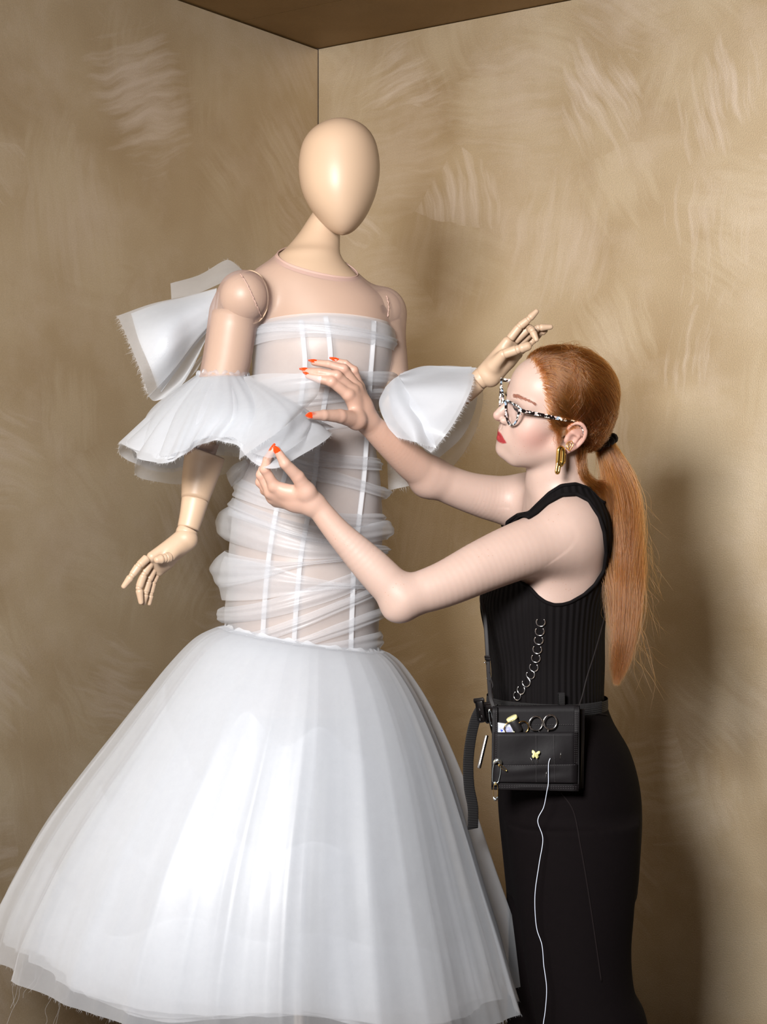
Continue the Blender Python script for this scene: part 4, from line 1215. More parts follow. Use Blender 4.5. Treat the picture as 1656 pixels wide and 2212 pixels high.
def skin_colors(v):
    base = np.array(srgb(199, 171, 158)[:3]); c = np.tile(base, (len(v), 1))
    q = (v - HO) @ HR / HS
    f, l, u = q.T
    def blend(mask, col): 
        nonlocal c
        c = c * (1 - mask[:, None]) + np.array(srgb(*col)[:3]) * mask[:, None]
    g = lambda x, s: np.exp(-(x / s) ** 2)
    blend(0.42 * g(f - .050, .030) * g(np.abs(l) - .052, .028) * g(u + .012, .026), (214, 128, 118))
    blend(0.35 * g(f - .112, .012) * g(l, .012) * g(u + .006, .012), (214, 140, 128))
    blend(0.38 * np.clip((np.abs(l) - .071) / .008, 0, 1) * (np.abs(u) < .06) * (f < .02), (208, 128, 108))
    blend(0.30 * g(f - .080, .02) * g(np.abs(l) - .033, .016) * g(u - .026, .011), (196, 132, 120))
    # lips
    al = np.abs(l)
    up = -.0294 - .0100 * (al / .0310) ** 1.9 - .0013 * g(al, .003)
    lo = -.0508 + .0106 * (al / .0310) ** 2.4
    m = np.clip((up - u) / .0018, 0, 1) * np.clip((u - lo) / .0018, 0, 1) * (f > .062) * np.clip((.0318 - al) / .0020, 0, 1)
    blend(m, (166, 52, 56))
    # knuckles warmer; hands a touch redder
    for h in (near_hand, far_hand):
        W = P(*h['wrist'])
        d = np.linalg.norm(v - h['middle'][1][0], axis=1)
        blend(0.42 * np.clip(1 - (d - .06) / .16, 0, 1), (198, 142, 112))
        for k in ('index', 'middle', 'ring', 'little', 'thumb'):
            blend(0.3 * g(np.linalg.norm(v - h[k][3][0], axis=1), .012), (214, 126, 108))
            blend(0.25 * g(np.linalg.norm(v - h[k][1][0], axis=1), .009), (200, 116, 96))
    W = P(860, 955, 3.4)
    blend(0.40 * g(np.linalg.norm((v - W) * [1, .7, 1], axis=1), .10), (196, 138, 104))  # far forearm tinted darker tan, its shade put into the skin colour
    return c

body = mesh_obj('body', bv, bf, SKIN, person, colors=skin_colors(bv))

# ---- eyes, brows, lashes
def eyeball(q):
    c = H(0.0720, q * 0.0315, 0.0238)
    gaze = HR @ np.array([0.95, 0.03, 0.05]); gaze /= np.linalg.norm(gaze)
    a = np.cross(gaze, [0, 0, 1.0]); a /= np.linalg.norm(a); b = np.cross(a, gaze)
    v, col = [], []
    for i in range(25):
        th = math.pi * i / 24
        for k in range(32):
            ph = 2 * math.pi * k / 32
            r = .0122 * HS * (1 + .05 * math.exp(-(th / .5) ** 4))
            v.append(c + r * (math.cos(th) * gaze + math.sin(th) * (math.cos(ph) * a + math.sin(ph) * b)))
            col.append((.01, .01, .012) if th < .2 else (.10, .16, .17) if th < .48 else (.03, .04, .04) if th < .54 else (.72, .68, .66))
    return mesh_obj('eye', v, grid_faces(25, 32, True), EYE, person, colors=np.array(col))
EYE, nt_, b_ = mat('eye_wet')
n_ = N(nt_, 'ShaderNodeAttribute', attribute_name='tint'); nt_.links.new(n_.outputs['Color'], b_.inputs['Base Color'])
b_.inputs['Roughness'].default_value = 0.06
eyeball(-1); eyeball(1)

from mathutils.bvhtree import BVHTree
def bvh(v, f): return BVHTree.FromPolygons([tuple(map(float, x)) for x in v], [tuple(map(int, q)) for q in f])
def cast(tree, px, py, lift=0.0):
    o = Vector((0, 0, CAMZ)); d = (Vector(P(px, py, 3.0)) - o).normalized()
    h = tree.ray_cast(o, d)
    if h[0] is None: return None, None
    n = np.array(h[1]); 
    if n @ np.array(d) > 0: n = -n
    return np.array(h[0]) + n * lift, n
BODY_TREE = bvh(bv, bf)
def to_surface(p, lift=0.0):
    h = BODY_TREE.find_nearest(Vector(p)); return np.array(h[0]) + np.array(h[1]) * lift

DARK_HAIR = simple('brow_hair', srgb(132, 84, 66), 0.7)
LASH = simple('lash_hair', srgb(30, 20, 18), 0.5)
for q in (-1, 1):
    parts = []
    for i in range(260):
        t = RNG.random()
        base = np.array([0.0860 - 0.024 * t ** 1.4, q * (0.014 + 0.034 * t), 0.0485 + 0.0065 * math.sin(t * 2.3) - .002 * t + RNG.normal(0, .0016) * (1 - .6 * t)])
        a = to_surface(H(*base), 0.0004)
        d = HR @ (np.array([-0.35, q * 0.9, 0.30 - .5 * t]) + RNG.normal(0, .12, 3)); d /= np.linalg.norm(d)
        m_ = to_surface(a + d * .0035, 0.0008); e_ = to_surface(a + d * .0075, 0.0007)
        parts.append(tube([a, m_, e_], [.00022, .00024, .00008], 4, caps=False))
    v, f = join(parts); tag(mesh_obj('eyebrow', v, f, DARK_HAIR, person), None, kind='stuff')
    parts = []
    for i in range(22):
        t = (i + .5) / 22 * 2 - 1
        b0 = np.array([0.0853 - .005 * t * t - (.003 if t > 0 else 0) * t, q * (0.0325 + 0.0120 * t), 0.0268 - .0022 * t * t])
        c0 = b0 + [.006, q * .002 * t, .0002]; c1 = b0 + [.0092, q * .0045 * t, .0042]
        parts.append(tube([H(*b0), H(*c0), H(*c1)], [.00025, .0002, .00008], 4, caps=False))
    v, f = join(parts); tag(mesh_obj('eyelashes', v, f, LASH, person), None, kind='stuff')

# ---- nails
NAIL = simple('orange_red_nail_varnish', srgb(236, 62, 18), 0.18, coat=0.6)
def nail(tip, prev, out, L=.0195, w=.0056):
    d = tip - prev; d /= np.linalg.norm(d)
    out = np.asarray(out, float); n = out - d * (out @ d); n /= np.linalg.norm(n)
    s = np.cross(d, n)
    v = []
    R, C = 9, 9
    for side in (1, -1):
        for i in range(R):
            t = i / (R - 1)
            ww = w * (0.80 + 0.25 * math.sin(min(t, .5) * math.pi)) * (1 if t < .38 else max(.04, 1 - ((t - .38) / .63) ** 1.7))
            for k in range(C):
                x = k / (C - 1) * 2 - 1
                arch = .0026 * (1 - x * x) - .0012 * (t - .4) ** 2 * 4
                v.append(tip + d * (t * L - L * .42) + s * (x * ww) + n * (arch + (.0044 if side > 0 else .0034)))
    f = [tuple(q) for q in grid_faces(R, C)] + [tuple(int(x) + R * C for x in q[::-1]) for q in grid_faces(R, C)]
    per = [k for k in range(C)] + [i * C + C - 1 for i in range(1, R)] + [(R - 1) * C + k for k in range(C - 2, -1, -1)] + [i * C for i in range(R - 2, 0, -1)]
    for i in range(len(per)):
        a, b = per[i], per[(i + 1) % len(per)]; f.append((a, a + R * C, b + R * C, b))
    return mesh_obj('fingernail', v, f, NAIL, person)
up_cam = np.array([0, -1.0, .0])
for k, o in (('thumb', (-.25, -.9, .15)), ('index', (-1, -.1, .2)), ('middle', (-1, .0, .3)), ('ring', (-1, 0, .2)), ('little', (-1, 0, 0))):
    nail(near_hand[k][3][0], near_hand[k][2][0], o, w=.0058 if k == 'thumb' else .0047)
for k, o in (('thumb', (.0, -.9, .12)), ('index', (0, -.75, .65)), ('middle', (0, -.7, .7)), ('ring', (0, -.7, .7)), ('little', (0, -.7, .7))):
    nail(far_hand[k][3][0], far_hand[k][2][0], o, w=.0058 if k == 'thumb' else .0047)

# ---- tank top
KNIT, nt_, b_ = mat('black_ribbed_knit')
tc_ = N(nt_, 'ShaderNodeTexCoord'); sp_ = N(nt_, 'ShaderNodeSeparateXYZ'); nt_.links.new(tc_.outputs['Object'], sp_.inputs[0])
at_ = N(nt_, 'ShaderNodeAttribute', attribute_name='tint'); s2_ = N(nt_, 'ShaderNodeSeparateColor'); nt_.links.new(at_.outputs['Color'], s2_.inputs[0])
w_ = N(nt_, 'ShaderNodeMath', operation='MULTIPLY'); nt_.links.new(s2_.outputs[0], w_.inputs[0]); w_.inputs[1].default_value = 2 * math.pi * 70
sn_ = N(nt_, 'ShaderNodeMath', operation='SINE'); nt_.links.new(w_.outputs[0], sn_.inputs[0])
bp_ = N(nt_, 'ShaderNodeBump', Strength=0.45, Distance=0.003); nt_.links.new(sn_.outputs[0], bp_.inputs['Height']); nt_.links.new(bp_.outputs['Normal'], b_.inputs['Normal'])
b_.inputs['Base Color'].default_value = srgb(9, 6, 7); b_.inputs['Roughness'].default_value = 0.85; b_.inputs['Specular IOR Level'].default_value = 0.14
PLAIN_KNIT = simple('black_knit_binding', srgb(9, 6, 7), 0.85, spec=.14)

tank_prims = torso_prims + neck_prims + arm_prims[:1] + arm_prims[3:4]
tv, tf = polygonise(tank_prims, P(980, 1560, 3.2) * [1, 0, 1] + [0, 3.1, 0], P(1400, 1000, 3.6) * [1, 0, 1] + [0, 3.72, 0], 0.003, off=0.0045, relax=2)
def px_of(v): return CX + FPX * v[:, 0] / v[:, 1], CY - FPX * (v[:, 2] - CAMZ) / v[:, 1]
tx, ty = px_of(tv)
shift_far = np.clip((tv[:, 1] - 3.40) / .01, 0, 1)
keep = inside_poly([(1000, 1190), (1118, 1112), (1142, 1108), (1160, 1090), (1185, 1066), (1212, 1049), (1245, 1045), (1276, 1056), (1302, 1085), (1360, 1100), (1360, 1527), (1000, 1527)], tx, ty)
hole = inside_poly([(1160, 1106), (1182, 1086), (1213, 1069), (1245, 1067), (1270, 1080), (1294, 1115), (1305, 1150), (1309, 1195), (1304, 1233), (1285, 1263), (1262, 1284), (1232, 1301), (1215, 1306), (1196, 1307), (1176, 1300), (1160, 1288), (1142, 1268), (1120, 1255), (1080, 1230), (1090, 1170), (1130, 1125)], tx, ty)
arm_d = np.minimum(limb(near_arm[1:], 10)(tv), limb(far_arm[1:], 10)(tv))
hv = np.minimum(np.minimum(keep, -hole), (arm_d - .012) * 300)
v, f, loops = clip(tv, tf, hv)
ang = np.arctan2(v[:, 1] - 3.40, v[:, 0] - P(1180, 1300, 3.4)[0]) / 2 / math.pi
tank = mesh_obj('tank_top', v, f, KNIT, person, colors=np.stack([ang, ang, ang], 1))
for lp in loops:
    if len(lp) < 40: continue
    q = smooth_loop(lp, max(40, len(lp) // 3), 6)
    vv, ff = tube(q, 0.0036, 8, closed=True)
    mesh_obj('binding', vv, ff, PLAIN_KNIT, tank)
TANK_TREE = bvh(v, f)
STEEL = simple('polished_steel', (0.78, 0.78, 0.80, 1), 0.18, 1.0)
BRASS = simple('polished_gold', srgb(232, 192, 112), 0.22, 1.0)
for i, (x, y) in enumerate([(1168, 1343), (1166, 1363), (1164, 1382), (1161, 1402), (1158, 1421), (1154, 1441), (1147, 1457), (1138, 1474), (1127, 1490), (1119, 1503)]):
    c, n = cast(TANK_TREE, x, y, 0.003)
    if c is None: continue
    right = np.array([1.0, 0, 0]); right -= n * (right @ n); right /= np.linalg.norm(right); upv = np.cross(right, n)
    if upv[2] < 0: upv = -upv
    a0 = math.radians(138) - (0, 0, 0, 0, 0, 0, -.2, -.4, .1, .3)[i]
    a = np.linspace(a0, a0 + math.radians(268), 30)
    pts = c + 0.0082 * (np.cos(a)[:, None] * right + np.sin(a)[:, None] * upv) 
    vv, ff = tube(pts, 0.0012, 8)
    mesh_obj('ring', vv, ff, STEEL, tank)

# ---- trousers
TROUSER = simple('dark_aubergine_wool', srgb(10, 6, 7), 0.88, spec=.08, noise=(60, .15), bump=(300, .15))
tr_rows = [row(1512, 1056, 1305, .140), row(1560, 1056, 1324, .152), row(1620, 1070, 1358, .165), row(1690, 1074, 1378, .172), row(1760, 1077, 1384, .172), row(1850, 1086, 1380, .165), row(1930, 1094, 1374, .150)]
nl = [row(1780, 1095, 1376, .090, 3.30), row(1850, 1106, 1377, .095, 3.30), row(1950, 1118, 1373, .097, 3.30), row(2050, 1130, 1365, .098, 3.30), row(2130, 1142, 1372, .100, 3.30), row(2212, 1158, 1398, .104, 3.30), row(2400, 1170, 1425, .11, 3.30), row(2635, 1170, 1440, .115, 3.30)]
fl_ = [row(1780, 1090, 1340, .090, 3.50), row(1900, 1092, 1330, .095, 3.50), row(2050, 1098, 1310, .098, 3.50), row(2212, 1095, 1300, .104, 3.50), row(2400, 1095, 1300, .11, 3.50), row(2560, 1095, 1300, .115, 3.50)]
rp = lambda r: [(a + random.gauss(0, 0), *b) for a, *b in r]
trouser_prims = [('u', stack(tr_rows), 0), ('u', stack(nl), 0.03), ('u', stack(fl_), 0.02),
                 ('s', cone(P(1160, 1720, 3.13), P(1135, 2300, 3.15), .004, .010), .03),
                 ('s', cone(P(1108, 1740, 3.19), P(1160, 2300, 3.20), .003, .010), .03), ('s', cone(P(1300, 1760, 3.155), P(1310, 2300, 3.17), .003, .008), .03),
                 ('s', cone(P(1380, 1960, 3.30), P(1395, 2120, 3.30), .006, .014), .04)]
v, f = polygonise(trouser_prims, (P(1040, 2660, 3.3) * [1, 0, 1]) + [0, 3.08, -.02], P(1460, 1490, 3.4) * [1, 0, 1] + [0, 3.75, .02], 0.006, relax=3)
trousers = mesh_obj('trousers', v, f, TROUSER, person)
TROUSER_TREE = bvh(v, f)
def surf_line(tree, pts, n, r, m, name, parent, lift=0.001, seg=6):
    q = catmull(np.array(pts, float), n); out = []
    for x, y in q:
        c, nn = cast(tree, x, y, lift)
        if c is not None: out.append(c)
    if len(out) < 4: return None
    out = np.array(out)
    for _ in range(2): out[1:-1] = (out[:-2] + 2 * out[1:-1] + out[2:]) / 4
    vv, ff = tube(out, r, seg)
    return mesh_obj(name, vv, ff, m, parent)
SEAM = simple('dark_seam', srgb(20, 14, 15), 0.85, spec=.15)
surf_line(TROUSER_TREE, [(1212, 1712), (1238, 1752), (1252, 1820), (1266, 1900), (1284, 2020), (1298, 2120)], 60, 0.0014, SEAM, 'side_seam', trousers)
surf_line(TROUSER_TREE, [(1068, 1534), (1120, 1536), (1190, 1534), (1260, 1538), (1310, 1545)], 40, 0.0016, SEAM, 'waistband_seam', trousers)
# ================================================================== hair
def hair_material(name, col, rough=0.28):
    m = bpy.data.materials.new(name); m.use_nodes = True
    nt = m.node_tree; nt.nodes.clear()
    o = N(nt, 'ShaderNodeOutputMaterial')
    h = N(nt, 'ShaderNodeBsdfHairPrincipled', parametrization='COLOR')
    h.inputs['Color'].default_value = col
    h.inputs['Roughness'].default_value = rough
    hi = N(nt, 'ShaderNodeHairInfo')
    r = N(nt, 'ShaderNodeValToRGB')
    e = r.color_ramp.elements
    e[0].color = tuple(c * .28 for c in col[:3]) + (1,); e[1].color = tuple(min(1, c * 1.35) for c in col[:3]) + (1,)
    nt.links.new(hi.outputs['Random'], r.inputs['Fac']); nt.links.new(r.outputs['Color'], h.inputs['Color'])
    nt.links.new(h.outputs[0], o.inputs['Surface'])
    return m
HAIR = hair_material('copper_hair', srgb(112, 55, 18))
HAIR_BASE = simple('copper_hair_mass', srgb(84, 42, 22), 0.6, noise=(80, .3))

def strands(name, curves, radius, m, parent):
    hc = bpy.data.hair_curves.new(name)
    n = [len(c) for c in curves]
    hc.add_curves(n)
    hc.attributes['position'].data.foreach_set('vector', np.concatenate(curves).astype(np.float32).ravel())
    ra = hc.attributes.get('radius') or hc.attributes.new('radius', 'FLOAT', 'POINT')
    rr = np.concatenate([radius * np.clip(1.15 - 0.9 * np.linspace(0, 1, k) ** 3, .15, 1) for k in n]).astype(np.float32)
    ra.data.foreach_set('value', rr)
    hc.materials.append(m)
    o = bpy.data.objects.new(name, hc); COL.objects.link(o)
    o.parent = parent; o.matrix_parent_inverse = world_matrix(parent).inverted()
    o['kind'] = 'stuff'
    return o

hair_field = local([('u', ell((-0.006, 0, 0.056), (0.0955, 0.0765, 0.0815)), 0), ('u', ell((0.040, 0, 0.062), (0.045, 0.058, 0.050)), .03),
                    ('u', ell((-0.055, 0, 0.005), (0.042, 0.055, 0.050)), .03)], HO, HR, HS)
def hair_d(p): return field(hair_field, p)
def on_hair(p, lift):
    p = np.array(p, float)
    for _ in range(4):
        d = hair_d(p) - (lift if np.ndim(lift) == 0 else lift)
        e = 1e-4
        g = np.stack([hair_d(p + np.eye(3)[k] * e) - hair_d(p - np.eye(3)[k] * e) for k in range(3)], 1)
        g /= np.linalg.norm(g, axis=1)[:, None] + 1e-9
        p = p - g * d[:, None]
    return p
# hairline: forward limit by height in the head frame
HL_U = [-.080, -.058, -.040, -.026, -.010, .004, .018, .034, .050, .066, .082, .096, .108, .120, .140]
HL_F = [-.060, -.050, -.046, -.034, .000, .018, .030, .038, .0435, .048, .054, .060, .0640, .068, .075]
cvx, cqx = polygonise(hair_field, HO - .17, HO + .17, 0.003, relax=1)
q = (cvx - HO) @ HR / HS
v, f, loops = clip(cvx, cqx, np.minimum(np.interp(q[:, 2], HL_U, HL_F) - q[:, 0] - np.where(q[:, 2] > -.012, .011, .002), q[:, 2] + .072))
hair = mesh_obj('hair', v, f, HAIR_BASE, person)

TIE = P(1303, 952, 3.325)
def comb(roots, lift, wave=.0012, ends=.012):
    n, m = len(roots), 16
    t = np.linspace(0, 1, m)
    e = TIE + RNG.normal(0, 1, (n, 3)) * np.array([ends, ends, ends * .8]) * .5
    mid = np.sin(t * math.pi)
    l = roots[:, None] + (e - roots)[:, None] * t[None, :, None]
    l[..., 2] += .030 * mid[None] * (.3 + .3 * RNG.random((n, 1)))
    lf = lift * (.2 + RNG.random((n, 1))) * np.minimum(1, t * 8)[None] + .0004
    s = on_hair(l.reshape(-1, 3), lf.reshape(-1)).reshape(n, m, 3)
    w = (np.clip((t - .80) / .2, 0, 1) ** 1.5)[None, :, None]
    s = s * (1 - w) + l * w + RNG.normal(0, wave, (n, 1, 3)) * mid[None, :, None]
    s[:, 0] = roots
    return list(s)
qv = (v - HO) @ HR / HS
near = np.arange(len(v))
r1 = v[RNG.choice(near, 6500)]
dl = np.interp(q[:, 2], HL_U, HL_F) - q[:, 0]
front = cvx[np.nonzero((dl < .020) & (dl > -.002) & (q[:, 2] > -.018))[0]]
r2 = front[RNG.choice(len(front), 5200)] + RNG.normal(0, .0030, (5200, 3))
r2 = np.array([to_surface(p, .0003) for p in r2])
strands('hair_strands', comb(np.vstack([r1, r2]), .0055, wave=.0022), .00016, HAIR, hair)
# loose baby hairs along the hairline and flyaways over the crown
fly = []
for r in front[RNG.choice(len(front), 160)]:
    nrm = (r - HO); nrm /= np.linalg.norm(nrm)
    d = HR @ np.array([-.3, 0, .5]) + nrm * .7 + RNG.normal(0, .5, 3)
    L_ = .008 + .018 * RNG.random()
    fly.append(catmull([r, r + d * L_ * .5 + RNG.normal(0, .001, 3), r + d * L_ + RNG.normal(0, .004, 3) - [0, 0, .003]], 8))
allv = v[qv[:, 2] > .03]
for r in allv[RNG.choice(len(allv), 260)]:
    nrm = (r - HO); nrm /= np.linalg.norm(nrm); d = TIE - r; L_ = np.linalg.norm(d); d /= L_
    a = r + nrm * .004; b = r + d * .025 + nrm * (.006 + .006 * RNG.random()); c = r + d * (.05 + .02 * RNG.random()) + nrm * .004 + RNG.normal(0, .003, 3)
    fly.append(catmull([r, a, b, c], 10))
# wisps in front of the ear
for i in range(90):
    u0 = .018 + .014 * RNG.random()
    r = H(.028 + RNG.normal(0, .004), -.0705, u0)
    m_ = H(.013 + RNG.normal(0, .004), -.0745 - .002 * RNG.random(), -.004 + RNG.normal(0, .004))
    e_ = H(.007 + RNG.normal(0, .004), -.0745, -.020 + RNG.normal(0, .008))
    fly.append(catmull([r, (r + m_) / 2 + HR @ np.array([-.003, -.001, 0]), m_, e_], 12))
for i in range(140):
    r = H(.030 + RNG.normal(0, .004), -.0700, .012 + .02 * RNG.random())
    m_ = H(.006, -.0765, .012 + RNG.normal(0, .005)); e_ = H(-.016 + RNG.normal(0, .006), -.082, .034 + RNG.normal(0, .006))
    fly.append(catmull([r, (r + m_) / 2, m_, e_], 12))
strands('flyaway_strands', fly, .00010, HAIR, hair)

# ---- ponytail
pg = [(1303, 952, 3.325, .016), (1316, 985, 3.328, .022), (1332, 1030, 3.322, .030), (1340, 1085, 3.312, .036), (1343, 1140, 3.30, .037), (1345, 1200, 3.285, .036), (1347, 1260, 3.27, .0345), (1349, 1320, 3.26, .031), (1345, 1380, 3.252, .026), (1338, 1430, 3.25, .018), (1330, 1478, 3.25, .006)]
gc = np.array([[*P(x, y, Y), r] for x, y, Y, r in pg]); gc = catmull(gc, 60)
vv, ff = tube(gc[:46, :3], np.maximum(gc[:46, 3] * .60 * np.clip((46 - np.arange(46)) / 16, .05, 1), .002), 14, flat=(1.0, .75), ref=(1, 0, 0))
pony = mesh_obj('ponytail', vv, ff, HAIR_BASE, person)
t_, n_, b_ = frames(gc[:, :3])
cur = []
tt = np.linspace(0, 1, 60)
clump = [(RNG.random() * 2 * math.pi, math.sqrt(RNG.random()) * .9, RNG.normal(0, 1.0), RNG.random()) for _ in range(46)]
for i in range(5200):
    ca, cr, ph, ln = clump[i % 46]
    th = ca + RNG.normal(0, .32); rr = min(1.15, max(0, cr + RNG.normal(0, .16)))
    L_ = .66 + .40 * ln ** .6 * (1 - .25 * rr) + RNG.normal(0, .02)
    k = np.clip(np.linspace(0, min(L_, 1.0), 26), 0, 1)
    idx = k * 59; i0 = np.minimum(idx.astype(int), 58); fr = (idx - i0)[:, None]
    c = gc[i0] * (1 - fr) + gc[i0 + 1] * fr
    th_ = th + .35 * np.sin(k * 5 + ph) + .5 * k * np.sin(ph)
    rad = rr * c[:, 3] * (1 + .14 * np.sin(k * 16 + ph * 3)) + RNG.normal(0, .0008)
    rad = rad * np.where(k > .8, 1 + (k - .8) * .6, 1)
    p = c[:, :3] + np.array([1.0, 0, 0]) * (rad * np.cos(th_))[:, None] + np.array([0, 1.0, 0]) * (rad * .8 * np.sin(th_))[:, None]
    p = p + RNG.normal(0, .0025, 3) * (k ** 2)[:, None]
    cur.append(p)
for i in range(110):
    k0 = RNG.integers(4, 50); a = gc[k0, :3] + np.array([1, 0, 0]) * gc[k0, 3] * (1 if RNG.random() < .8 else -1)
    d = np.array([RNG.random() * .035 - .004, RNG.normal(0, .01), -.03 - .07 * RNG.random()])
    cur.append(catmull([a, a + d * .4 + RNG.normal(0, .006, 3), a + d + RNG.normal(0, .008, 3), a + d * 1.5 + RNG.normal(0, .012, 3)], 14))
strands('ponytail_strands', cur, .00016, HAIR, pony)
# strands below the tie swing in an arc against the neck
arc = []
for i in range(420):
    j = RNG.normal(0, 1, 3) * .0035
    z = RNG.random()
    pts = [P(1262, 955, 3.262), P(1256, 985 + 8 * z, 3.262), P(1258, 1015 + 12 * z, 3.262), P(1282, 1042 + 10 * z, 3.270), P(1306, 1046 + 30 * z, 3.280), P(1320, 1085 + 40 * z, 3.285)]
    arc.append(catmull(np.array(pts) + j + RNG.normal(0, .0014, (6, 3)), 16))
for i in range(500):
    z = RNG.random(); j = RNG.normal(0, .004, 3)
    pts = [P(1232 + 30 * z, 960 + 6 * z, 3.25), P(1236 + 24 * z, 985, 3.258), P(1243 + 18 * z, 1010, 3.27), P(1252 + 14 * z, 1040, 3.28), P(1262 + 30 * z, 1068, 3.285), P(1290 + 24 * z, 1105, 3.285)]
    arc.append(catmull(np.array(pts) + j, 16))
strands('neck_strands', arc, .00015, HAIR, pony)

SCRUNCH = simple('black_elastic', srgb(26, 20, 22), 0.8, sheen=.2)
a = np.linspace(0, 2 * math.pi, 72, endpoint=False)
ax = P(1318, 990, 3.328) - P(1292, 935, 3.322); ax /= np.linalg.norm(ax)
e1 = np.cross(ax, [0, 1.0, 0]); e1 /= np.linalg.norm(e1); e2 = np.cross(ax, e1)
pts = P(1304, 955, 3.325) + .0185 * (np.cos(a)[:, None] * e1 + np.sin(a)[:, None] * e2) + ax[None] * (.0014 * np.sin(a * 9))[:, None]
vv, ff = tube(pts, .0085 + .0016 * np.sin(a * 14) + .001 * np.sin(a * 23), 10, closed=True)
mesh_obj('hair_tie', vv, ff, SCRUNCH, person)
# ================================================================== worn and carried things
# ---- glasses
ACET, nt_, b_ = mat('speckled_acetate')
tc_ = N(nt_, 'ShaderNodeTexCoord'); vo_ = N(nt_, 'ShaderNodeTexVoronoi', Scale=250.0); nt_.links.new(tc_.outputs['Object'], vo_.inputs['Vector'])
sp_ = N(nt_, 'ShaderNodeSeparateColor'); nt_.links.new(vo_.outputs['Color'], sp_.inputs[0])
cr_ = N(nt_, 'ShaderNodeValToRGB'); cr_.color_ramp.interpolation = 'CONSTANT'
e_ = cr_.color_ramp.elements; e_[0].position = 0; e_[0].color = srgb(20, 14, 14); e_[1].position = .36; e_[1].color = srgb(226, 222, 214)
for p_, c_ in ((.62, srgb(150, 170, 190)), (.74, srgb(188, 168, 164)), (.88, srgb(24, 18, 18))):
    cr_.color_ramp.elements.new(p_).color = c_
nt_.links.new(sp_.outputs[0], cr_.inputs['Fac']); nt_.links.new(cr_.outputs['Color'], b_.inputs['Base Color'])
b_.inputs['Roughness'].default_value = 0.15
LENS = bpy.data.materials.new('clear_lens'); LENS.use_nodes = True
nt_ = LENS.node_tree; nt_.nodes.clear()
o_ = N(nt_, 'ShaderNodeOutputMaterial'); t_1 = N(nt_, 'ShaderNodeBsdfTransparent', Color=(.96, .97, .98, 1)); g_1 = N(nt_, 'ShaderNodeBsdfGlossy', Roughness=0.03)
m_1 = N(nt_, 'ShaderNodeMixShader', Fac=0.05)
nt_.links.new(t_1.outputs[0], m_1.inputs[1]); nt_.links.new(g_1.outputs[0], m_1.inputs[2]); nt_.links.new(m_1.outputs[0], o_.inputs['Surface'])
glasses = empty('eyeglasses', H(.1, 0, .02), 'cat-eye glasses with black and white speckled frame on the woman', 'glasses')
def GF(l, u): return (.1055 - 2.4 * l * l - (.045 - u) * .16, l, u)
def rim_pts(q, grow=0.0):
    o = [(.0115, .033), (.020, .0385), (.034, .0415), (.050, .0445), (.0645, .0465), (.0660, .0400), (.0625, .0260), (.0560, .0120), (.0455, .0025), (.0350, -.0005), (.0245, .0020), (.0160, .0095), (.0115, .0210)]
    p = catmull(np.array(o), 80, True); c = p.mean(0); p = c + (p - c) * (1 + grow)
    return np.array([H(*GF(q * a, b)) for a, b in p])
fwd = HR @ np.array([1.0, 0, 0])
for q in (-1, 1):
    p = rim_pts(q)
    vv, ff = tube(p, 1.0, 10, closed=True)
    c = p.mean(0)
    # square-ish rim section
    nrm = fwd; t = np.roll(p, -1, 0) - np.roll(p, 1, 0); t /= np.linalg.norm(t, axis=1)[:, None]; side = np.cross(t, nrm)
    a = np.linspace(0, 2 * math.pi, 10, endpoint=False) + math.pi / 10
    ca = np.sign(np.cos(a)) * np.abs(np.cos(a)) ** .6; sa = np.sign(np.sin(a)) * np.abs(np.sin(a)) ** .6
    vv = (p[:, None] + .0021 * ca[None, :, None] * side[:, None] + .0020 * sa[None, :, None] * nrm).reshape(-1, 3)
    mesh_obj('rim', vv, [tuple(x) for x in grid_faces(81, 10, True) % (80 * 10)] if False else ff, ACET, glasses)
    pl_ = rim_pts(q, -.02); cc = pl_.mean(0)
    lv = np.vstack([pl_, [cc]]); mesh_obj('lens', lv, [(i, (i + 1) % 80, 80) for i in range(80)], LENS, glasses)
    tp = [H(.0945, q * .0655, .0430), H(.088, q * .0705, .0420), H(.060, q * .0735, .0400), H(.030, q * .0765, .0380), H(.002, q * .0790, .0362), H(-.014, q * .0805, .0340), H(-.028, q * .0800, .0220), H(-.036, q * .0780, .0060)]
    tp = catmull(np.array(tp), 50)
    mesh_obj('temple', *tube(tp, np.linspace(1.15, .8, 50), 10, flat=(.0032, .0016), ref=HR @ np.array([0, 0, 1.0])), ACET, glasses)
    mesh_obj('hinge_pin', *sphere(H(.010, q * .0812, .0352), .0011, 10, 6), STEEL, glasses)
br = catmull(np.array([H(*GF(-.0115, .029)), H(.1065, -.006, .0325), H(.1072, 0, .0335), H(.1065, .006, .0325), H(*GF(.0115, .029))]), 16)
mesh_obj('bridge', *tube(br, .0022, 8), ACET, glasses)

# ---- earrings
def link(name, c, up_, wd, hl, hw, r, m, parent=None, n=64):
    a = np.linspace(0, 2 * math.pi, n, endpoint=False)
    y = np.sign(np.sin(a)) * hw * 0 + np.sin(a) * hw + np.where(np.sin(a) > 0, 1, -1) * (hl - hw)
    x = np.cos(a) * hw
    p = c + x[:, None] * np.asarray(wd) + y[:, None] * np.asarray(up_)
    for _ in range(2): p = (np.roll(p, 1, 0) + 2 * p + np.roll(p, -1, 0)) / 4
    return mesh_obj(name, *tube(p, r, 14, closed=True), m, parent)
EY = 3.203
er = empty('chain_link_earring', P(1211, 968, EY), 'chunky gold chain-link earring hanging from the ear lobe', 'earring')
u1 = np.array([.06, -.1, 1.0]); u1 /= np.linalg.norm(u1); w1 = np.array([.80, .6, 0]); w1 /= np.linalg.norm(w1)
link('large_link', P(1210, 986, EY), u1, w1, .0160, .0055, .0042, BRASS, er)
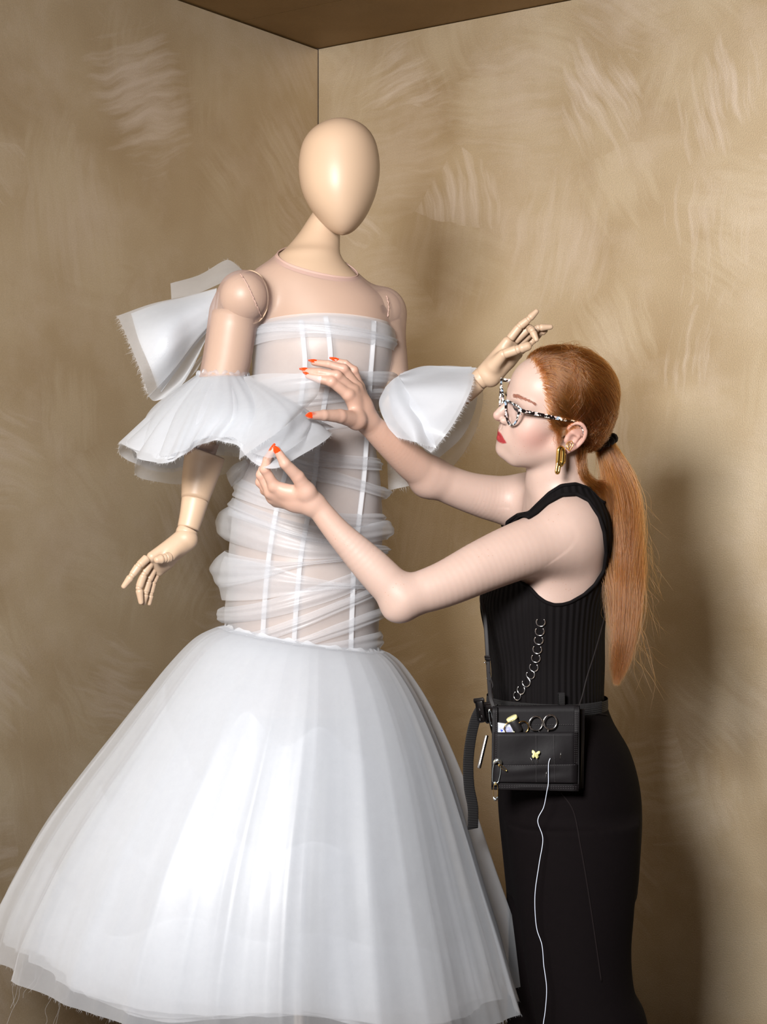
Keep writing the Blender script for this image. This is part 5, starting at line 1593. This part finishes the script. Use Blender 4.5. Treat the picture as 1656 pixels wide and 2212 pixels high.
link('rear_link', P(1217, 990, EY + .010), u1, np.array([.5, .86, 0]), .0090, .0045, .0022, BRASS, er)
u2 = np.array([.16, 0, 1.0]); u2 /= np.linalg.norm(u2)
link('small_link', P(1205, 1010, EY - .003), u2, np.array([.75, .66, -.1]), .0105, .0034, .0026, BRASS, er)
for i, (x, y, r, lb) in enumerate(((1227, 962, .0068, 'small gold hoop through the ear just above the lobe, inner of the two'), (1231, 963, .0088, 'thin gold hoop through the ear just above the lobe, outer of the two'))):
    a = np.linspace(0, 2 * math.pi, 40, endpoint=False)
    d1 = np.array([.35, -.93, 0]); d2 = np.array([.2, 0, 1.0]); d2 /= np.linalg.norm(d2)
    p = P(x, y, EY - .002) + r * .55 * np.cos(a)[:, None] * (d1 + [.5, 0, 0]) + r * np.sin(a)[:, None] * d2
    tag(mesh_obj('ear_hoop', *tube(p, .0008, 8, closed=True), BRASS), lb, 'earring')

# ---- belt of black webbing
WEB, nt_, b_ = mat('black_webbing')
tc_ = N(nt_, 'ShaderNodeTexCoord'); wv_ = N(nt_, 'ShaderNodeTexWave', Scale=90.0, Distortion=0.2, bands_direction='Z')
nt_.links.new(tc_.outputs['Object'], wv_.inputs['Vector'])
bp_ = N(nt_, 'ShaderNodeBump', Strength=0.6, Distance=0.002); nt_.links.new(wv_.outputs['Fac'], bp_.inputs['Height']); nt_.links.new(bp_.outputs['Normal'], b_.inputs['Normal'])
b_.inputs['Base Color'].default_value = srgb(12, 9, 10); b_.inputs['Roughness'].default_value = 0.8
PLASTIC = simple('black_plastic', srgb(16, 12, 12), 0.4)
belt = empty('webbing_belt', P(1180, 1530, 3.4), 'black ribbed webbing belt with side-release buckle and hanging end around the waist', 'belt')
a = np.linspace(0, 2 * math.pi, 160, endpoint=False)
cz = ZR(1517); c = P(1181, 1517, 3.40)
loop = np.stack([c[0] - .1175 * np.cos(a), 3.40 - .1470 * np.sin(a), cz + .002 * np.cos(a)], 1)
g = np.stack([loop + [0, 0, .012], loop * 1 + [0, 0, 0] + (loop - c) * .006 * 1, loop - [0, 0, .012]])
mesh_obj('band', g.reshape(-1, 3), grid_faces(3, 160, True), WEB, belt)
# ribs woven across the band, in front
vv = []
parts = []
for k in range(-36, 37):
    th = math.pi / 2 + k * .026
    p = np.array([c[0] - .1185 * math.cos(th), 3.40 - .1482 * math.sin(th), cz])
    parts.append(tube([p + [0, 0, -.0115], p + [0, 0, .0115]], .0011, 5))
v, f = join(parts); tag(mesh_obj('rib_weave', v, f, WEB, belt), None, kind='stuff')
mesh_obj('keeper', *box(P(1212, 1514, 3.25), np.eye(3), (.0065, .003, .015), .001), WEB, belt)
end = catmull(np.array([P(1040, 1528, 3.300), P(1026, 1556, 3.295), P(1016, 1600, 3.30), P(1011, 1650, 3.31), P(1013, 1700, 3.32), P(1021, 1745, 3.33), P(1021, 1790, 3.345)]), 60)
mesh_obj('loose_end', *tube(end, 1.0, 12, flat=(.0108, .0011), ref=(1, .35, 0)), WEB, belt)
rot = lambda a_: np.array([[math.cos(a_), 0, math.sin(a_)], [0, 1, 0], [-math.sin(a_), 0, math.cos(a_)]])
bx = rot(.12)
bk_ = mesh_obj('buckle', *join([box(P(1037, 1536, 3.285), bx, (.0075, .012, .021), .003), box(P(1056, 1541, 3.283), bx, (.0095, .010, .018), .003), box(P(1034, 1513, 3.285), bx, (.010, .010, .004), .0015), box(P(1055, 1520, 3.28), bx, (.010, .009, .003), .0015),
                                box(P(1062, 1530, 3.27), bx, (.012, .004, .007), .0015)]), PLASTIC, belt)
for dx, dy in ((1035, 1530), (1040, 1545), (1036, 1552)):
    mesh_obj('buckle_slot', *capsule(P(dx, dy, 3.272), P(dx + 1.5, dy + 5, 3.272), .0009, .0009, 8), STEEL, bk_)

# ---- chrome tube on the belt
tag(mesh_obj('marking_tube', *capsule(P(1051, 1588, 3.285), P(1034, 1660, 3.275), .0036, .0036, 20, flat1=True), STEEL), 'thin bright metal tube hanging below the belt buckle', 'tool')

# ---- sewing pouch
NYLON = simple('black_nylon', srgb(15, 12, 14), 0.58, spec=.20, bump=(40, .25))
THREADC = simple('grey_stitching', srgb(70, 66, 68), 0.7)
PY = 3.195
pouch = empty('sewing_pouch', P(1155, 1707, PY + .02), 'flat black nylon sewing pouch with pockets of scissors on the left hip', 'pouch')
def quad_slab(name, corners, th, parent, m=NYLON, n=14, puff=.002, seed=0, lean=0.0):
    """soft panel between four pixel corners, slightly uneven"""
    (tl, tr, br, bl) = [np.array(c) for c in corners]
    r = np.random.default_rng(seed); ph = r.random(4) * 6.28
    vs = []
    for s in (-1, 1):
        for i in range(n):
            for k in range(n):
                t, u = i / (n - 1), k / (n - 1)
                p = (tl * (1 - u) + tr * u) * (1 - t) + (bl * (1 - u) + br * u) * t
                w = math.sin(math.pi * t) * math.sin(math.pi * u)
                e = puff * w * (1 + .6 * math.sin(u * 9 + ph[0]) + .5 * math.sin(t * 7 + u * 4 + ph[1]))
                vs.append(p + np.array([0, s * th / 2 - (e if s < 0 else 0), 0]))
    f = [tuple(q[::-1]) for q in grid_faces(n, n)] + [tuple(int(x) + n * n for x in q) for q in grid_faces(n, n)]
    per = [k for k in range(n)] + [i * n + n - 1 for i in range(1, n)] + [(n - 1) * n + k for k in range(n - 2, -1, -1)] + [i * n for i in range(n - 2, 0, -1)]
    for i in range(len(per)):
        a_, b2_ = per[i], per[(i + 1) % len(per)]; f.append((a_, b2_, b2_ + n * n, a_ + n * n))
    return mesh_obj(name, vs, f, m, parent)
quad_slab('back_panel', [P(1063, 1525, PY + .012), P(1252, 1523, PY + .012), P(1250, 1709, PY + .012), P(1061, 1705, PY + .012)], .010, pouch, puff=.002)
quad_slab('side_gusset', [P(1248, 1532, PY + .020), P(1262, 1532, PY + .026), P(1259, 1702, PY + .026), P(1247, 1704, PY + .020)], .008, pouch)
quad_slab('pocket_panel', [P(1066, 1582, PY - .006), P(1247, 1581, PY - .006), P(1246, 1696, PY - .004), P(1064, 1693, PY - .004)], .0025, pouch, puff=.004, seed=3)
quad_slab('lower_pocket', [P(1066, 1652, PY - .0115), P(1246, 1650, PY - .0115), P(1246, 1692, PY - .0105), P(1064, 1690, PY - .0105)], .002, pouch, puff=.002, seed=5)
quad_slab('hem_binding', [P(1061, 1691, PY - .006), P(1249, 1694, PY - .006), P(1249, 1709, PY - .005), P(1061, 1705, PY - .005)], .004, pouch, puff=.0005)
quad_slab('edge_binding', [P(1063, 1527, PY + .002), P(1074, 1527, PY + .002), P(1072, 1700, PY - .006), P(1061, 1700, PY - .006)], .004, pouch, puff=.0005)
quad_slab('edge_binding', [P(1240, 1526, PY + .002), P(1251, 1526, PY + .002), P(1250, 1704, PY - .006), P(1239, 1704, PY - .006)], .004, pouch, puff=.0005)
def stitches(p0, p1, Y, n=34):
    parts = []
    for i in range(n):
        a_ = (i + .2) / n; b2_ = (i + .75) / n
        q0 = (p0[0] + (p1[0] - p0[0]) * a_, p0[1] + (p1[1] - p0[1]) * a_); q1 = (p0[0] + (p1[0] - p0[0]) * b2_, p0[1] + (p1[1] - p0[1]) * b2_)
        parts.append(tube([P(*q0, Y), P(*q1, Y)], .00032, 4))
    v, f = join(parts); tag(mesh_obj('stitching', v, f, THREADC, pouch), None, kind='stuff')
for p0, p1, Y in (((1066, 1700), (1246, 1704), PY - .0078), ((1066, 1696), (1246, 1700), PY - .0084), ((1242, 1535), (1241, 1690), PY - .0088), ((1246, 1535), (1245, 1690), PY - .0088), ((1072, 1535), (1070, 1690), PY - .0088),
                  ((1157, 1586), (1158, 1690), PY - .0150), ((1195, 1586), (1198, 1690), PY - .0145), ((1070, 1654), (1243, 1652), PY - .0130), ((1072, 1567), (1240, 1565), PY + .004)):
    stitches(p0, p1, Y)
# straps: leather strap up the front, cord up the back
LEATHER = simple('black_strap_leather', srgb(22, 18, 19), 0.6, spec=.3)
sp1 = catmull(np.array([P(1066, 1528, PY + .010), P(1059, 1505, 3.215), P(1056, 1470, 3.235), P(1053, 1420, 3.26), P(1050, 1370, 3.275), P(1046, 1325, 3.285), P(1040, 1290, 3.31), P(1052, 1240, 3.36), P(1088, 1180, 3.44), P(1120, 1125, 3.50), P(1150, 1068, 3.52), P(1190, 1050, 3.54)]), 90)
mesh_obj('front_strap', *tube(sp1, 1.0, 10, flat=(.0040, .0012), ref=(1, -.2, 0)), LEATHER, pouch)
sp2 = catmull(np.array([P(1250, 1525, PY + .008), P(1258, 1500, 3.215), P(1268, 1460, 3.23), P(1284, 1410, 3.255), P(1298, 1360, 3.285), P(1308, 1320, 3.32), P(1314, 1280, 3.36), P(1318, 1230, 3.40), P(1315, 1160, 3.44), P(1298, 1100, 3.49), P(1250, 1058, 3.53), P(1190, 1050, 3.54)]), 90)
mesh_obj('shoulder_cord', *tube(sp2, .0012, 8), LEATHER, pouch)
for x, y, Y in ((1052, 1419, 3.252), (1053, 1424, 3.252)):
    mesh_obj('strap_keeper', *box(P(x, y, Y), np.eye(3), (.0052, .003, .0024), .0008), LEATHER, pouch)
for x, y in ((1047, 1431), (1052, 1465)):
    mesh_obj('strap_stud', *sphere(P(x, y, 3.245), .0016, 12, 8), STEEL, pouch)
lp = catmull(np.array([P(1056, 1452, 3.235), P(1060, 1466, 3.232), P(1064, 1480, 3.230), P(1062, 1486, 3.228), P(1057, 1483, 3.229), P(1056, 1470, 3.232)]), 30)
mesh_obj('strap_tail', *tube(lp, .0011, 8), LEATHER, pouch)

# ---- scissors
def scissors(label, m, rings, pivot, tip, r, tr):
    t = empty('scissors', P(pivot[0], pivot[1], PY + .002), label, 'scissors')
    for (x, y, Y) in rings:
        a_ = np.linspace(0, 2 * math.pi, 48, endpoint=False)
        c_ = P(x, y, Y)
        p = c_ + r * (np.cos(a_)[:, None] * np.array([1.0, .18, 0]) * .98 + np.sin(a_)[:, None] * np.array([0, .0, 1.0]) * 1.04)
        hd = mesh_obj('finger_loop', *tube(p, tr, 12, closed=True), m, t)
        pv = P(pivot[0], pivot[1], PY + .003)
        d = pv - c_; d /= np.linalg.norm(d)
        mesh_obj('shank', *capsule(c_ + d * (r + tr * .3), pv, tr * 1.1, tr * .9, 12), m, hd)
    pv = P(pivot[0], pivot[1], PY + .003); tp_ = P(tip[0], tip[1], PY + .003)
    mesh_obj('blade', *capsule(pv, tp_, .0035, .0010, 12), m, t)
    mesh_obj('pivot_screw', *sphere(pv + [0, -.003, 0], .0022, 12, 8), m, t)
    return t
scissors('silver scissors with two large round loops standing in the pouch pocket', STEEL, [(1157, 1563, PY - .001), (1188, 1560, PY - .003)], (1176, 1612), (1178, 1690), .0126, .0014)
scissors('small gold-handled scissors in the pouch pocket beside a needle packet', simple('gold_handles', srgb(205, 165, 95), .2, 1.0), [(1101, 1573, PY - .003), (1129, 1571, PY - .002)], (1115, 1612), (1116, 1680), .0106, .0011)
# ---- thread spool
sp_e = empty('thread_spool', P(1112, 1568, PY + .002), 'spool of black thread with a cream cap tilted in the pouch pocket', 'spool')
ax0 = P(1104, 1549, PY - .002); ax1 = P(1120, 1580, PY + .002); d = (ax1 - ax0) / np.linalg.norm(ax1 - ax0)
mesh_obj('thread_winding', *tube([ax0 + d * .005, ax0 + d * .009, ax0 + d * .028, ax0 + d * .031], [.0080, .0088, .0086, .0075], 28), simple('black_thread', srgb(18, 15, 16), .6, bump=(900, .3)), sp_e)
CREAM = simple('cream_plastic', srgb(226, 218, 160), .45)
cap_ = mesh_obj('spool_cap', *tube([ax0, ax0 + d * .0007, ax0 + d * .0048, ax0 + d * .0055], [.0098, .0105, .0105, .0098], 32), CREAM, sp_e)
tx_ = bpy.data.curves.new('spool_lettering', 'FONT'); tx_.body = 'mara'; tx_.size = .0042; tx_.extrude = .00005; tx_.align_x = 'CENTER'; tx_.align_y = 'CENTER'
to_ = bpy.data.objects.new('lettering', tx_); COL.objects.link(to_)
tx_.materials.append(PIN_DARK)
xa = np.cross(d, [0, -1.0, 0]); xa /= np.linalg.norm(xa); za = np.cross(xa, d); za /= np.linalg.norm(za)
if za[1] > 0: za = -za
if xa[0] < 0: xa = -xa
ya = np.cross(za, xa)
M_ = Matrix.Identity(4)
pos = ax0 + d * .0028 - xa * .0030 + za * .0107
for i in range(3): M_[i][0] = xa[i]; M_[i][1] = ya[i]; M_[i][2] = za[i]; M_[i][3] = pos[i]
bpy.context.view_layer.update()
me_ = bpy.data.meshes.new_from_object(to_.evaluated_get(bpy.context.evaluated_depsgraph_get()))
bpy.data.objects.remove(to_)
me_.transform(M_)
lt_ = bpy.data.objects.new('lettering', me_); COL.objects.link(lt_)
lt_.parent = cap_; lt_.matrix_parent_inverse = world_matrix(cap_).inverted()
# ---- needle packet
pk = empty('needle_packet', P(1090, 1582, PY), 'small clear packet with blue plastic button inside the pouch pocket', 'packet')
CLEAR = organza('clear_film', (.92, .94, .98, 1), .45, edge=.2, translucent=.3, gloss=.35, weave=(0, .25))
quad_slab('sleeve', [P(1073, 1560, PY + .003), P(1112, 1566, PY + .003), P(1112, 1600, PY + .003), P(1073, 1600, PY + .003)], .002, pk, CLEAR, puff=.0015)
quad_slab('card', [P(1074, 1566, PY + .0055), P(1110, 1568, PY + .0055), P(1110, 1600, PY + .0055), P(1074, 1600, PY + .0055)], .0008, pk, simple('pale_blue_card', srgb(176, 196, 222), .6), puff=0)
BLUE = simple('blue_plastic', srgb(40, 62, 168), .3)
mesh_obj('blue_disc', *capsule(P(1086, 1577, PY + .0045), P(1086, 1577, PY + .0005), .0072, .0066, 28, flat1=True), BLUE, pk)
mesh_obj('blue_disc', *capsule(P(1098, 1577, PY + .0045), P(1098, 1577, PY + .0015), .0064, .0060, 28, flat1=True), BLUE, pk)
mesh_obj('stud', *sphere(P(1087, 1573, PY - .0008), .0016, 12, 8), STEEL, pk)

# ---- pins and needles
def safety_pin(label, top, bot, Y, half, r, m, capm=None, group=None):
    a_, b2_ = P(*top, Y), P(*bot, Y); d = (b2_ - a_); L = np.linalg.norm(d); d /= L; s = np.cross(d, [0, 1.0, 0]); s /= np.linalg.norm(s)
    t = empty('safety_pin', a_, label, 'safety pin', group)
    hh = half
    loop = [a_ + s * hh + d * L * .12, a_ + s * hh * 1.15 + d * L * .5, a_ + s * hh * .9 + d * L * .85, b2_ + s * hh * .45 - d * hh * .4, b2_ + d * hh * .25, b2_ - s * hh * .45 - d * hh * .4, a_ - s * hh * .9 + d * L * .85, a_ - s * hh * 1.15 + d * L * .5, a_ - s * hh + d * L * .12]
    mesh_obj('wire', *tube(catmull(np.array(loop), 50), r, 8), m, t)
    th = np.linspace(0, 4 * math.pi, 40)
    co = b2_ - d * hh * .3 + hh * .35 * (np.cos(th)[:, None] * s + np.sin(th)[:, None] * d) + np.array([0, 1.0, 0])[None] * (th / th[-1] * r * 3 - r * 2)[:, None]
    mesh_obj('coil', *tube(co, r, 8), m, t)
    ol = [(-1.15, .20), (-1.25, .02), (-.8, -.16), (0, -.22), (.8, -.16), (1.25, .02), (1.15, .20), (.45, .12), (0, .04), (-.45, .12)]
    q = catmull(np.array(ol), 40, True)
    mesh_obj('cap', *extrude_poly([(x * hh, y * L * .62) for x, y in q], a_ + d * L * .08, s, d, r * 4.5), capm or m, t)
    return t
SILVER = simple('zinc_silver', (.62, .70, .74, 1), .3, 1.0)
safety_pin('large silver safety pin pinned down the left side of the pouch', (1075, 1641), (1069, 1694), PY - .016, .0062, .00062, SILVER)
safety_pin('tiny brass safety pin hooked slantwise on the cap of the large silver pin', (1077, 1652), (1094, 1665), PY - .020, .0019, .00045, BRASS)
safety_pin('brass and steel safety pin dangling below the pouch from the large silver pin', (1070, 1728), (1070, 1692), PY - .019, .0036, .00050, BRASS, SILVER)
safety_pin('steel safety pin stuck upright beside the belt buckle', (1057, 1533), (1062, 1568), 3.262, .0022, .00045, SILVER)
safety_pin('small steel safety pin on the black tank top hem above the belt buckle', (1061, 1497), (1063, 1515), 3.236, .0016, .00040, SILVER)
def pin(name, label, p0, p1, Y, r=.00035, head=.0009, cat='pin', group=None):
    t = empty(name, P(*p1, Y), label, cat, group)
    mesh_obj('shaft', *tube([P(*p0, Y - .0012), P((p0[0] + p1[0]) / 2, (p0[1] + p1[1]) / 2, Y - .0004), P(*p1, Y + .001)], [r, r, r * .5], 6), STEEL, t)
    if head: mesh_obj('head', *sphere(P(*p0, Y - .0012), head, 10, 8), STEEL, t)
    return t
pin('dressmaking_pin', 'plain steel pin with a round head just left of the butterfly pin', (1146, 1638), (1153, 1652), PY - .0135)
bp = pin('butterfly_pin', 'pin with a flat pale yellow butterfly head on the pouch front', (1158, 1636), (1163, 1652), PY - .0135, head=0)
wing = [(0, .0040), (.0025, .0066), (.0058, .0082), (.0074, .0066), (.0068, .0030), (.0046, .0012), (.0058, -.0014), (.0052, -.0046), (.0026, -.0060), (.0010, -.0040), (0, -.0030)]
ol = wing + [(-x, y) for x, y in wing[-2:0:-1]]
wv, wf = extrude_poly([(x * 1.0, y) for x, y in catmull(np.array(ol), 70, True)], P(1156, 1631, PY - .0165), rot(-.15)[0] * [1, 1, 1], rot(-.15)[2], .0008)
mesh_obj('butterfly_head', wv, wf, simple('pale_yellow_enamel', srgb(222, 218, 150), .4), bp)
pin('sewing_needle', 'bare steel needle stuck in the right side of the pouch', (1211, 1625), (1209, 1641), PY - .012, cat='needle', head=0)
pin('sewing_needle', 'bare steel needle lying low on the pouch left of the thread', (1180, 1666), (1178, 1682), PY - .0150, cat='needle', head=0)
nd = pin('threaded_needle', 'needle holding a long pale thread that hangs down over the trousers', (1188, 1637), (1185, 1650), PY - .014, r=.0005, head=0, cat='needle')
th_ = [(1188, 1638, PY - .0155), (1185, 1646, PY - .0165), (1184, 1660, PY - .018), (1184, 1690, PY - .018), (1181, 1708, PY - .016), (1174, 1743, 3.19), (1161, 1773, 3.19), (1172, 1812, 3.19), (1164, 1866, 3.19), (1155, 1934, 3.19), (1158, 2001, 3.19), (1170, 2041, 3.185), (1174, 2084, 3.185), (1180, 2132, 3.18), (1178, 2175, 3.18), (1173, 2212, 3.18), (1165, 2260, 3.18), (1170, 2330, 3.18)]
mesh_obj('thread', *tube(catmull(np.array([P(*q) for q in th_]), 160), .00065, 6), simple('pale_thread', srgb(206, 214, 232), .7), nd)
